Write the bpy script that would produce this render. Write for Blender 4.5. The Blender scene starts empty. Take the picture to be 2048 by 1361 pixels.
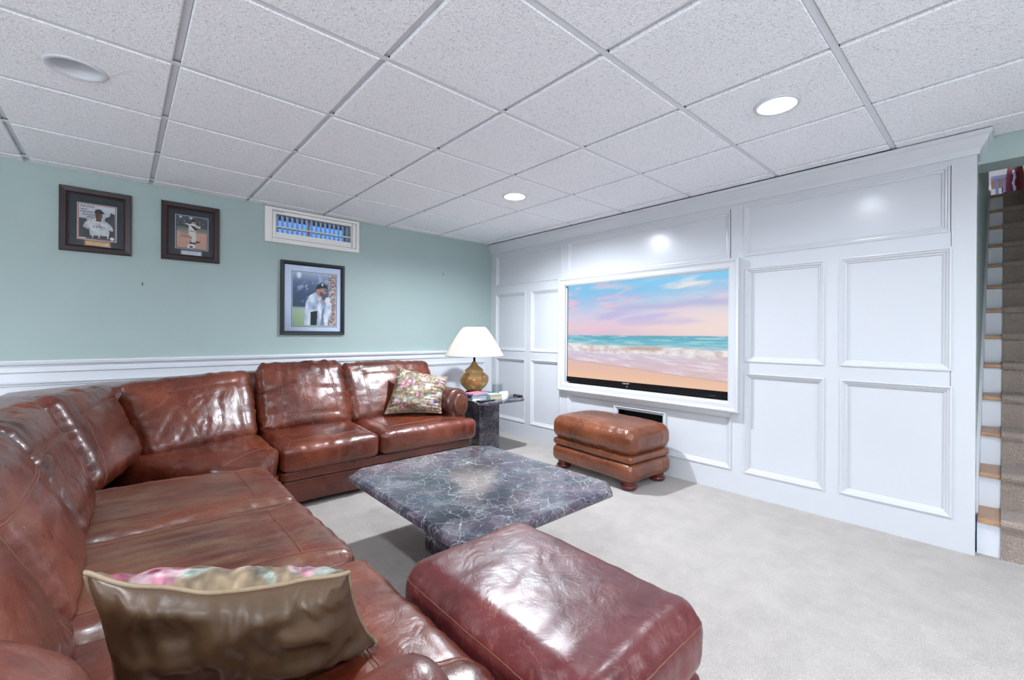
import bpy, bmesh, math, random
import numpy as np
from mathutils import Matrix, Vector

# ------------------------------------------------------------------ camera, world, exposure
scene = bpy.context.scene
COL = scene.collection
YAW, ROLL, FPX = 0.7361, 0.0061, 879.12
CX, CY = 1036.085, 669.664
CAM = Vector((-0.165, -4.0889, 1.16))
CEIL = 2.2511
fw = Vector((math.sin(YAW), math.cos(YAW), 0)); rt = Vector((math.cos(YAW), -math.sin(YAW), 0)); up = Vector((0, 0, 1))
r2 = rt * math.cos(ROLL) + up * math.sin(ROLL); u2 = -rt * math.sin(ROLL) + up * math.cos(ROLL)
cd = bpy.data.cameras.new('camera'); cam = bpy.data.objects.new('camera', cd); COL.objects.link(cam)
cd.sensor_width = 36; cd.lens = FPX * 36 / 2048
cd.shift_x = (1024 - CX) / 2048; cd.shift_y = (CY - 680.5) / 2048
cd.clip_start = 0.02
M4 = Matrix.Identity(4)
for i in range(3):
    M4[i][0] = r2[i]; M4[i][1] = u2[i]; M4[i][2] = -fw[i]; M4[i][3] = CAM[i]
cam.matrix_world = M4
scene.camera = cam
scene.view_settings.view_transform = 'Standard'; scene.view_settings.look = 'None'
scene.view_settings.gamma = 1; scene.view_settings.use_curve_mapping = False
scene.view_settings.exposure = 0.28
W = bpy.data.worlds.new('world'); scene.world = W; W.use_nodes = True
bg = W.node_tree.nodes['Background']
bg.inputs[0].default_value = (0.12, 0.33, 0.95, 1); bg.inputs[1].default_value = 1.6
LIGHT_COL = (0.85, 0.925, 1.0)
CAN_STRENGTH = 1000.0
FILL_LAMP = 120.0  # strength of the added fill lamp behind the camera
CAN_POWER = [2.0, .36, 0, .6, .8, .8, 1.6, 1.6, 1.6]

# ------------------------------------------------------------------ materials
def lin(c):
    if isinstance(c, str):
        c = [int(c[i:i+2], 16) / 255 for i in (0, 2, 4)]
    return tuple((x / 12.92 if x <= .04045 else ((x + .055) / 1.055) ** 2.4) for x in c[:3]) + (1,)
class NT:
    def __init__(s, name):
        s.m = bpy.data.materials.new(name); s.m.use_nodes = True
        s.t = s.m.node_tree; s.b = s.t.nodes['Principled BSDF']
    def n(s, typ, **kw):
        nd = s.t.nodes.new(typ)
        for k, v in kw.items():
            if k[0] == '_': setattr(nd, k[1:], v)
            else:
                key = int(k[1:]) if k[0] == 'i' and k[1:].isdigit() else k.replace('__', ' ')
                nd.inputs[key].default_value = v
        return nd
    def l(s, a, b): s.t.links.new(a, b)
    def set(s, **kw):
        for k, v in kw.items(): s.b.inputs[k.replace('__', ' ')].default_value = v
    def coords(s, pos=False):
        if pos: return s.n('ShaderNodeNewGeometry').outputs['Position']
        return s.n('ShaderNodeTexCoord').outputs['Object']
    def mapping(s, src, sc):
        mp = s.n('ShaderNodeMapping'); mp.inputs['Scale'].default_value = sc; s.l(src, mp.inputs[0]); return mp.outputs[0]
    def noise(s, src, scale, detail=3, rough=.55, dist=0):
        nd = s.n('ShaderNodeTexNoise', Scale=scale, Detail=detail, Roughness=rough, Distortion=dist)
        if src is not None: s.l(src, nd.inputs['Vector'])
        return nd.outputs['Fac']
    def ramp(s, src, stops):
        r = s.n('ShaderNodeValToRGB'); s.l(src, r.inputs[0]); e = r.color_ramp.elements
        while len(e) < len(stops): e.new(.5)
        for i, (p, c) in enumerate(stops): e[i].position = p; e[i].color = c if len(c) == 4 else (*c, 1)
        return r.outputs[0]
    def mix(s, f, a, b, mode='MIX'):
        nd = s.n('ShaderNodeMix', _data_type='RGBA', _blend_type=mode)
        for i, v in ((0, f), (6, a), (7, b)):
            if hasattr(v, 'is_linked'): s.l(v, nd.inputs[i])
            else: nd.inputs[i].default_value = v
        return nd.outputs[2]
    def math(s, op, a, b=0.0):
        nd = s.n('ShaderNodeMath', _operation=op)
        for i, v in ((0, a), (1, b)):
            if hasattr(v, 'is_linked'): s.l(v, nd.inputs[i])
            else: nd.inputs[i].default_value = v
        return nd.outputs[0]
    def bump(s, h, strength=.3, dist=.01, prev=None):
        nd = s.n('ShaderNodeBump', Strength=strength, Distance=dist); s.l(h, nd.inputs['Height'])
        if prev is not None: s.l(prev, nd.inputs['Normal'])
        return nd.outputs[0]
    def col(s, c): s.l(c, s.b.inputs['Base Color'])
    def nrm(s, c): s.l(c, s.b.inputs['Normal'])

def plain(name, c, rough=.5, var=.06, scale=20, bump=0, metal=0, spec=.5, bscale=None, bdist=.004, pos=False):
    t = NT(name); t.set(Roughness=rough, Metallic=metal); t.b.inputs['Specular IOR Level'].default_value = spec
    c = lin(c); co = t.coords(pos)
    f = t.noise(co, scale, 3)
    lo = tuple(x * (1 - var) for x in c[:3]); hi = tuple(min(1, x * (1 + var)) for x in c[:3])
    t.col(t.ramp(f, [(.3, lo), (.7, hi)]))
    if bump: t.nrm(t.bump(t.noise(co, bscale or scale * 4, 3), bump, bdist))
    return t.m

def leather(name, dark, mid, light, rough=.33, streak=None):
    t = NT(name); co = t.coords()
    f1 = t.noise(co, 3.2, 3, .5, .3)
    base = t.ramp(f1, [(.22, lin(dark)), (.5, lin(mid)), (.80, lin(light))])
    f2 = t.noise(t.mapping(co, (1, 1, 1)), 20, 4, .6, .8)
    wear = t.ramp(f2, [(.5, (0, 0, 0)), (.75, (1, 1, 1))])
    wf = t.math('MULTIPLY', wear, .38)
    c = t.mix(wf, base, lin(light))
    if streak:
        sn = t.noise(t.mapping(co, (2.2, 15, 3)), 1.6, 5, .6, .5); big = t.noise(co, 2.3, 2)
        c = t.mix(t.math('MULTIPLY', t.ramp(sn, [(.42, (0, 0, 0)), (.62, (1, 1, 1))]), t.ramp(big, [(.38, (.15, .15, .15)), (.6, (.8, .8, .8))])), c, lin(streak))
    # fine pale scratch lines
    nv = t.n('ShaderNodeTexNoise', Scale=9, Detail=4, Roughness=.6, Distortion=.4); t.l(co, nv.inputs['Vector'])
    rid = t.math('ABSOLUTE', t.math('SUBTRACT', nv.outputs['Fac'], .5))
    line = t.ramp(rid, [(.0, (1, 1, 1)), (.012, (0, 0, 0))])
    c = t.mix(t.math('MULTIPLY', line, .16), c, lin('A87A66'))
    t.col(c)
    rg = t.n('ShaderNodeMapRange', **{'From__Min': .3, 'From__Max': .7, 'To__Min': rough - .07, 'To__Max': rough + .11}); t.l(f2, rg.inputs[0]); t.l(rg.outputs[0], t.b.inputs['Roughness'])
    vo = t.n('ShaderNodeTexVoronoi', Scale=330); t.l(co, vo.inputs['Vector'])
    b1 = t.bump(vo.outputs['Distance'], .035, .002)
    wn = t.noise(t.mapping(co, (1, 1, 1)), 11, 5, .55, 1.0)
    b2 = t.bump(wn, .16, .03, b1)
    cr = t.n('ShaderNodeTexNoise', Scale=17, Detail=3, Roughness=.5, Distortion=1.5); t.l(co, cr.inputs['Vector'])
    rr = t.math('ABSOLUTE', t.math('SUBTRACT', cr.outputs['Fac'], .5))
    b3 = t.bump(t.ramp(rr, [(0, (0, 0, 0)), (.06, (1, 1, 1))]), .03, .006, b2)
    t.nrm(b3)
    t.b.inputs['Specular IOR Level'].default_value = .55
    t.b.inputs['Coat Weight'].default_value = .35; t.b.inputs['Coat Roughness'].default_value = .24
    return t.m

def marble(name):
    t = NT(name); co = t.coords()
    def warp(src, scale, amt, det=4):
        wn = t.n('ShaderNodeTexNoise', Scale=scale, Detail=det, Roughness=.65); t.l(src, wn.inputs['Vector'])
        va = t.n('ShaderNodeVectorMath', _operation='SUBTRACT'); t.l(wn.outputs['Color'], va.inputs[0]); va.inputs[1].default_value = (.5, .5, .5)
        vs = t.n('ShaderNodeVectorMath', _operation='SCALE'); t.l(va.outputs[0], vs.inputs[0]); vs.inputs['Scale'].default_value = amt
        vv = t.n('ShaderNodeVectorMath', _operation='ADD'); t.l(src, vv.inputs[0]); t.l(vs.outputs[0], vv.inputs[1]); return vv.outputs[0]
    w1 = warp(co, 3.0, .22, 5); w2 = warp(co, 7, .09, 4)
    def vor(src, scale, feat):
        v = t.n('ShaderNodeTexVoronoi', _feature=feat, Scale=scale); t.l(src, v.inputs['Vector']); return v
    big = t.noise(w1, 3.2, 4, .6)
    base = t.ramp(big, [(.28, lin('15181F')), (.40, lin('33323E')), (.52, lin('544857')), (.60, lin('444756')), (.72, lin('5E5A66')), (.85, lin('6A555B'))])
    sep = t.n('ShaderNodeSeparateColor'); t.l(vor(w2, 9, 'F1').outputs['Color'], sep.inputs[0])
    base = t.mix(.5, base, t.ramp(sep.outputs[0], [(0, lin('12151D')), (.35, lin('343746')), (.6, lin('4E4550')), (1, lin('6C6068'))]))
    fog = t.ramp(t.noise(w2, 7, 6, .72), [(.5, (0, 0, 0)), (.75, (1, 1, 1))])
    base = t.mix(t.math('MULTIPLY', fog, .55), base, lin('8B9493'))
    m1 = t.ramp(t.noise(co, 4, 3), [(.36, (.15, .15, .15)), (.62, (1, 1, 1))])
    m2 = t.ramp(t.noise(co, 5.5, 3, .5, 2), [(.34, (.1, .1, .1)), (.52, (1, 1, 1))])
    e1 = t.ramp(vor(w1, 6.5, 'DISTANCE_TO_EDGE').outputs[0], [(0, (1, 1, 1)), (.005, (.5, .5, .5)), (.016, (0, 0, 0))])
    e2 = t.ramp(vor(w2, 15, 'DISTANCE_TO_EDGE').outputs[0], [(0, (1, 1, 1)), (.013, (0, 0, 0))])
    e3 = t.ramp(vor(w2, 30, 'DISTANCE_TO_EDGE').outputs[0], [(0, (1, 1, 1)), (.03, (0, 0, 0))])
    c = t.mix(t.math('MULTIPLY', t.math('MULTIPLY', e1, m1), .85), base, lin('BFC6BE'))
    c = t.mix(t.math('MULTIPLY', t.math('MULTIPLY', e2, m2), .75), c, lin('C9C4C9'))
    c = t.mix(t.math('MULTIPLY', t.math('MULTIPLY', e3, fog), .6), c, lin('B4BDB8'))
    t.col(c); t.set(Roughness=.13); t.b.inputs['Specular IOR Level'].default_value = .65
    return t.m

def vcol(name, rough=.5, emit=0, spec=.3, bump=0, bscale=400):
    t = NT(name); a = t.n('ShaderNodeVertexColor', _layer_name='paint')
    t.l(a.outputs[0], t.b.inputs['Base Color']); t.set(Roughness=rough); t.b.inputs['Specular IOR Level'].default_value = spec
    if emit:
        t.l(a.outputs[0], t.b.inputs['Emission Color']); t.b.inputs['Emission Strength'].default_value = emit
        t.b.inputs['Base Color'].default_value = (0, 0, 0, 1)
        t.t.links.remove(t.b.inputs['Base Color'].links[0])
    if bump: t.nrm(t.bump(t.noise(t.coords(), bscale, 2), bump, .001))
    return t.m

MAT = {}
MAT['green'] = plain('green_wall_paint', 'A0B1AE', .55, .02, 3, .06, bscale=260, bdist=.001)
MAT['white'] = plain('white_semigloss_paint', 'C8C9CE', .22, .012, 2)
MAT['trimwhite'] = plain('white_trim_paint', 'D6D8DE', .35, .015, 4)
MAT['vent'] = plain('ivory_vent_enamel', 'E6E4E0', .4, .02, 6)
MAT['tee'] = plain('grey_ceiling_grid', 'DDE0E6', .5, .03, 8)
MAT['plenum'] = plain('dark_plenum', '3A3C40', .9)
MAT['plasterboard'] = plain('white_plaster', 'DADCE0', .7, .02, 4)
MAT['black'] = plain('black_plastic', '0B0D10', .25, .1, 30)
MAT['matte_black'] = plain('matte_black', '050506', .9)
MAT['darkmetal'] = plain('dark_metal', '1D1C1E', .35, .1, 40, metal=.6)
MAT['darkwood'] = plain('dark_mahogany_frame', '2C1A1C', .35, .25, 60)
MAT['blackwood'] = plain('black_lacquer_frame', '1B2226', .3, .12, 40)
MAT['matnavy'] = plain('dark_teal_mat_board', '16242E', .8, .08, 90)
MAT['matblue'] = plain('pale_blue_mat_board', 'C9D6EE', .8, .02, 60)
MAT['copper_line'] = plain('copper_mat_line', 'C98B78', .6)
MAT['paleline'] = plain('pale_mat_line', 'C8D0DC', .6)
MAT['brass_plate'] = plain('gold_nameplate', 'C9A968', .4, .1, 80, metal=.3)
MAT['steel_plate'] = plain('silver_nameplate', 'DDE1E6', .4, .06, 80)
MAT['ink'] = plain('black_ink', '14151A', .6)
MAT['jerseyink'] = plain('dark_red_lettering', '4A1A20', .6)
MAT['logo'] = plain('pale_grey_print', 'C5CCD2', .5)
MAT['dimlogo'] = plain('dim_grey_print', '4A5258', .5)
MAT['seam'] = plain('tan_stitching', '744636', .5, .15, 90)
MAT['darkseam'] = plain('dark_stitching', '4E241C', .5, .15, 90)
MAT['mahogany'] = plain('polished_mahogany_foot', '5A2220', .18, .2, 40)
MAT['oak'] = None
MAT['brownback'] = plain('taupe_satin', '4C3826', .40, .14, 9, .12, bscale=24, bdist=.01)
MAT['piping'] = plain('taupe_piping', '85725A', .5, .08, 90)
MAT['cream_shade'] = None
MAT['paper'] = plain('white_paper', 'F2F3F6', .7, .02, 40)
MAT['bluebook'] = plain('navy_book_cover', '27366B', .45, .1, 60)
MAT['pinkbook'] = plain('rose_book_cover', 'B4788A', .5, .1, 60)
MAT['tealbook'] = plain('pale_teal_cover', 'A9CBC6', .5, .08, 60)
MAT['tanbook'] = plain('tan_book_block', 'B09A80', .7, .1, 90)
MAT['redchair'] = plain('dark_red_velvet', '6E1622', .6, .15, 30)
MAT['cord'] = plain('cream_cord', 'E4D8CE', .8, .15, 120)
MAT['leather_sofa'] = leather('brown_sofa_leather', '33120B', '5E2515', '823F25', .32)
MAT['leather_base'] = leather('brown_base_leather', '36130D', '5C2417', '743722', .32)
MAT['leather_tan'] = leather('tan_ottoman_leather', '42200F', '68351C', '844A2E', .31)
MAT['leather_wine'] = leather('burgundy_ottoman_leather', '340F13', '541A1D', '6C2D2B', .37)
MAT['leather_worn'] = leather('worn_seat_leather', '34130B', '5C2516', '783C24', .37, '6E5038')
MAT['marble'] = marble('purple_grey_marble')

def m_tile():
    t = NT('stippled_ceiling_tile'); co = t.coords(True)
    n1 = t.noise(co, 130, 3, .55, 1.2); n2 = t.noise(co, 2, 2)
    t.col(t.ramp(n1, [(.33, lin('CDD2DC')), (.46, lin('F8FAFE')), (.7, lin('FDFDFF'))]))
    vo = t.n('ShaderNodeTexVoronoi', _feature='SMOOTH_F1', Scale=120); t.l(co, vo.inputs['Vector'])
    b = t.bump(vo.outputs['Distance'], .45, .006); t.nrm(t.bump(n1, .6, .005, b))
    t.set(Roughness=.9); t.b.inputs['Specular IOR Level'].default_value = .1
    return t.m
MAT['tile'] = m_tile()
def m_carpet(name, a, b, c):
    t = NT(name); co = t.coords(True)
    n1 = t.noise(co, 260, 3, .6); n2 = t.noise(co, 7, 4, .6); vo = t.n('ShaderNodeTexVoronoi', Scale=190); t.l(co, vo.inputs['Vector'])
    c1 = t.ramp(n1, [(.3, lin(a)), (.5, lin(b)), (.7, lin(c))])
    c2 = t.ramp(n2, [(.3, (.86, .86, .86)), (.65, (1, 1, 1))])
    t.col(t.mix(1.0, c1, c2, 'MULTIPLY'))
    b1 = t.bump(vo.outputs['Distance'], .7, .008); t.nrm(t.bump(n2, .25, .02, b1))
    t.set(Roughness=.95); t.b.inputs['Specular IOR Level'].default_value = .05
    t.b.inputs['Sheen Weight'].default_value = .2
    return t.m
MAT['carpet'] = m_carpet('pale_loop_carpet', 'A39A95', 'B7AFA9', 'C3BCB7')
MAT['runner'] = m_carpet('taupe_stair_carpet', '86766B', 'A6968C', 'BBADA3')
def m_wood(name, a, b):
    t = NT(name); co = t.mapping(t.coords(True), (40, 4, 12))
    t.col(t.ramp(t.noise(co, 1.5, 5, .6, 1.5), [(.3, lin(a)), (.7, lin(b))])); t.set(Roughness=.35); return t.m
MAT['oak'] = m_wood('honey_oak', '9A6E4E', 'C29A78')
def m_shade():
    t = NT('cream_pleated_fabric'); co = t.coords()
    t.col(t.ramp(t.noise(co, 60, 3), [(.3, lin('C6BBAA')), (.7, lin('D6CBBA'))])); t.set(Roughness=.85)
    t.b.inputs['Specular IOR Level'].default_value = .1; t.b.inputs['Transmission Weight'].default_value = 0
    return t.m
MAT['cream_shade'] = m_shade()
def m_gold():
    t = NT('antique_gold_leaf'); co = t.coords()
    v = t.n('ShaderNodeTexVoronoi', Scale=13, _feature='F1', _distance='CHEBYCHEV'); t.l(co, v.inputs['Vector'])
    sp = t.n('ShaderNodeSeparateColor'); t.l(v.outputs['Color'], sp.inputs[0])
    c = t.ramp(sp.outputs[0], [(0, lin('A8743C')), (.35, lin('D0A060')), (.6, lin('E6C488')), (.85, lin('C2A468')), (1, lin('B4744A'))])
    c = t.mix(t.math('MULTIPLY', t.noise(co, 40, 5, .7), .5), c, lin('94602F'))
    t.col(c); t.set(Roughness=.28, Metallic=.15); t.b.inputs['Coat Weight'].default_value = .4
    return t.m
MAT['gold'] = m_gold()
def m_glass(name, tint=(.95, .98, .97, 1), rough=.02):
    t = NT(name); t.set(Roughness=rough, IOR=1.45); t.b.inputs['Transmission Weight'].default_value = 1
    co = t.coords(); t.col(t.ramp(t.noise(co, 10, 2), [(0, tint), (1, tint)])); return t.m
def m_thin():
    t = NT('thin_clear_glass'); out = t.t.nodes['Material Output']
    tr = t.n('ShaderNodeBsdfTransparent'); tr.inputs[0].default_value = (.93, .96, .96, 1); gl = t.n('ShaderNodeBsdfGlossy', Roughness=.04)
    lw = t.n('ShaderNodeLayerWeight', Blend=.35); mx = t.n('ShaderNodeMixShader')
    t.l(t.math('MULTIPLY', lw.outputs['Facing'], .55), mx.inputs[0]); t.l(tr.outputs[0], mx.inputs[1]); t.l(gl.outputs[0], mx.inputs[2]); t.l(mx.outputs[0], out.inputs[0])
    return t.m
MAT['glass'] = m_thin()
def m_pane():
    t = NT('picture_glass'); out = t.t.nodes['Material Output']
    tr = t.n('ShaderNodeBsdfTransparent'); gl = t.n('ShaderNodeBsdfGlossy', Roughness=.05)
    fr = t.n('ShaderNodeFresnel', IOR=1.45); mx = t.n('ShaderNodeMixShader')
    f = t.math('MULTIPLY', fr.outputs[0], 1.0)
    t.l(f, mx.inputs[0]); t.l(tr.outputs[0], mx.inputs[1]); t.l(gl.outputs[0], mx.inputs[2]); t.l(mx.outputs[0], out.inputs[0])
    return t.m
MAT['pane'] = m_pane()
def m_emit(name, c, s):
    t = NT(name); t.set(Roughness=.4); t.b.inputs['Emission Color'].default_value = (*c, 1); t.b.inputs['Emission Strength'].default_value = s
    t.b.inputs['Base Color'].default_value = (.9, .9, .9, 1); return t.m
MAT['lens_off'] = plain('unlit_lens', 'A9B8BC', .25)
MAT['upper_fill_lamp'] = m_emit('upper_room_fill', (1, .96, .92), 60)

# ------------------------------------------------------------------ object helpers
ORG = {}
def prop(o, label=None, cat=None, group=None, kind=None):
    if label: o['label'] = label
    if cat: o['category'] = cat
    if group: o['group'] = group
    if kind: o['kind'] = kind
    return o
def thing(name, loc, label, cat, group=None):
    o = bpy.data.objects.new(name, None); COL.objects.link(o); o.location = loc; o.empty_display_size = .1
    ORG[o.name] = np.array(loc, float)
    return prop(o, label, cat, group)
def link(name, me, mat, parent=None, loc=None, smooth=False):
    """me is in world coordinates (or local to loc when loc is given)"""
    o = bpy.data.objects.new(name, me); COL.objects.link(o)
    if mat is not None and not me.materials: me.materials.append(MAT[mat] if isinstance(mat, str) else mat)
    if smooth: me.shade_smooth()
    if parent is not None:
        po = ORG[parent.name]; o.parent = parent
        if loc is None:
            me.transform(Matrix.Translation(Vector(-po))); ORG[o.name] = po
        else:
            o.location = Vector(np.array(loc, float) - po); ORG[o.name] = np.array(loc, float)
    else:
        l = np.array(loc if loc is not None else (0, 0, 0), float); o.location = l; ORG[o.name] = l
    return o
def mesh(name, v, f):
    me = bpy.data.meshes.new(name); me.from_pydata([tuple(map(float, x)) for x in v], [], [tuple(map(int, x)) for x in f]); me.update(); return me
class MB:
    def __init__(s): s.v = []; s.f = []
    def add(s, v, f):
        o = len(s.v); s.v += [tuple(x) for x in v]; s.f += [tuple(i + o for i in q) for q in f]; return s
    def box(s, x0, x1, y0, y1, z0, z1):
        x0, x1 = sorted((x0, x1)); y0, y1 = sorted((y0, y1)); z0, z1 = sorted((z0, z1))
        v = [(x, y, z) for z in (z0, z1) for y in (y0, y1) for x in (x0, x1)]
        return s.add(v, [(0, 2, 3, 1), (4, 5, 7, 6), (0, 1, 5, 4), (2, 6, 7, 3), (0, 4, 6, 2), (1, 3, 7, 5)])
    def tube(s, pts, r, n=6, closed=False, cap=True):
        pts = np.array(pts, float); N = len(pts); rings = []
        for i in range(N):
            a = pts[(i - 1) % N] if (i or closed) else pts[i]; b = pts[(i + 1) % N] if (i < N - 1 or closed) else pts[i]
            t = b - a; t = t / (np.linalg.norm(t) + 1e-12)
            h = np.array((0, 0, 1.)) if abs(t[2]) < .9 else np.array((1., 0, 0))
            x = np.cross(t, h); x /= np.linalg.norm(x); y = np.cross(t, x)
            rr = r[i] if hasattr(r, '__len__') else r
            rings.append([pts[i] + rr * (math.cos(k * 2 * math.pi / n) * x + math.sin(k * 2 * math.pi / n) * y) for k in range(n)])
        v = [p for ring in rings for p in ring]; f = []
        for i in range(N if closed else N - 1):
            j = (i + 1) % N
            for k in range(n): f.append((i * n + k, i * n + (k + 1) % n, j * n + (k + 1) % n, j * n + k))
        if cap and not closed: f.append(tuple(range(n))[::-1]); f.append(tuple((N - 1) * n + k for k in range(n)))
        return s.add(v, f)
    def lathe(s, prof, c, n=32, axis='z', ripple=None, cap=True):
        v = []; f = []
        for (r, h) in prof:
            for k in range(n):
                a = 2 * math.pi * k / n; rr = r * (1 + (ripple(k) if ripple else 0))
                if axis == 'z': v.append((c[0] + rr * math.cos(a), c[1] + rr * math.sin(a), c[2] + h))
                elif axis == 'x': v.append((c[0] + h, c[1] + rr * math.cos(a), c[2] + rr * math.sin(a)))
                else: v.append((c[0] + rr * math.cos(a), c[1] + h, c[2] + rr * math.sin(a)))
        m = len(prof)
        for i in range(m - 1):
            for k in range(n):
                q = (i * n + k, i * n + (k + 1) % n, (i + 1) * n + (k + 1) % n, (i + 1) * n + k)
                f.append(q if axis != 'y' else q[::-1])
        if cap and prof[0][0] > 1e-6: f.append(tuple(range(n))[::-1])
        if cap and prof[-1][0] > 1e-6: f.append(tuple((m - 1) * n + k for k in range(n)))
        return s.add(v, f)
    def build(s, name, mat, parent=None, loc=None, smooth=False, bevel=0, seg=2):
        me = mesh(name, s.v, s.f)
        if bevel:
            bm = bmesh.new(); bm.from_mesh(me)
            bmesh.ops.bevel(bm, geom=bm.edges[:], offset=bevel, segments=seg, affect='EDGES', profile=.5, clamp_overlap=True)
            bm.to_mesh(me); bm.free()
        return link(name, me, mat, parent, loc, smooth)
def bx(name, mat, parent, *a, bevel=0, loc=None): return MB().box(*a).build(name, mat, parent, bevel=bevel, loc=loc)

def sweep_rect(name, mat, parent, plane, a0, a1, b0, b1, base, prof, smooth=False):
    """mitred frame moulding. plane 'x' (a=y,b=z, outward=-x) or 'y' (a=x,b=z, outward=-y).
    prof: list of (inset, height): inset from the outer rectangle, height proud of base."""
    v = []; f = []; n = len(prof)
    a0, a1 = sorted((a0, a1)); b0, b1 = sorted((b0, b1))
    for (i, h) in prof:
        for (a, b) in ((a0 + i, b0 + i), (a1 - i, b0 + i), (a1 - i, b1 - i), (a0 + i, b1 - i)):
            v.append((base - h, a, b) if plane == 'x' else (a, base - h, b))
    for k in range(n - 1):
        for c in range(4):
            d = (c + 1) % 4
            q = (k * 4 + c, k * 4 + d, (k + 1) * 4 + d, (k + 1) * 4 + c)
            f.append(q if plane == 'y' else q[::-1])
    return link(name, mesh(name, v, f), mat, parent)

# numpy perlin noise
def _hash(ix, iy, iz, seed):
    h = (ix * 374761393 + iy * 668265263 + iz * 2147483647 + seed * 1274126177) & 0xffffffff
    h = ((h ^ (h >> 13)) * 1274126177) & 0xffffffff
    return h ^ (h >> 16)
def perlin(P, seed=0):
    P = np.asarray(P, float); I = np.floor(P).astype(np.int64); F = P - I
    U = F * F * F * (F * (F * 6 - 15) + 10); out = np.zeros(len(P))
    for dx in (0, 1):
        for dy in (0, 1):
            for dz in (0, 1):
                h = _hash(I[:, 0] + dx, I[:, 1] + dy, I[:, 2] + dz, seed)
                g = np.stack([((h & 1023) / 511.5 - 1), (((h >> 10) & 1023) / 511.5 - 1), (((h >> 20) & 1023) / 511.5 - 1)], 1)
                d = F - np.array((dx, dy, dz))
                w = (U[:, 0] if dx else 1 - U[:, 0]) * (U[:, 1] if dy else 1 - U[:, 1]) * (U[:, 2] if dz else 1 - U[:, 2])
                out += w * (g * d).sum(1)
    return out
def fbm(P, seed=0, o=4):
    s = 0; a = 1
    for k in range(o): s = s + a * perlin(P * 2 ** k, seed + k); a *= .5
    return s

def vnormals(v, f):
    f = np.asarray(f); n = np.cross(v[f[:, 2]] - v[f[:, 0]], v[f[:, 3]] - v[f[:, 1]]); out = np.zeros_like(v)
    for k in range(4): np.add.at(out, f[:, k], n)
    return out / (np.linalg.norm(out, axis=1, keepdims=True) + 1e-12)

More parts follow.
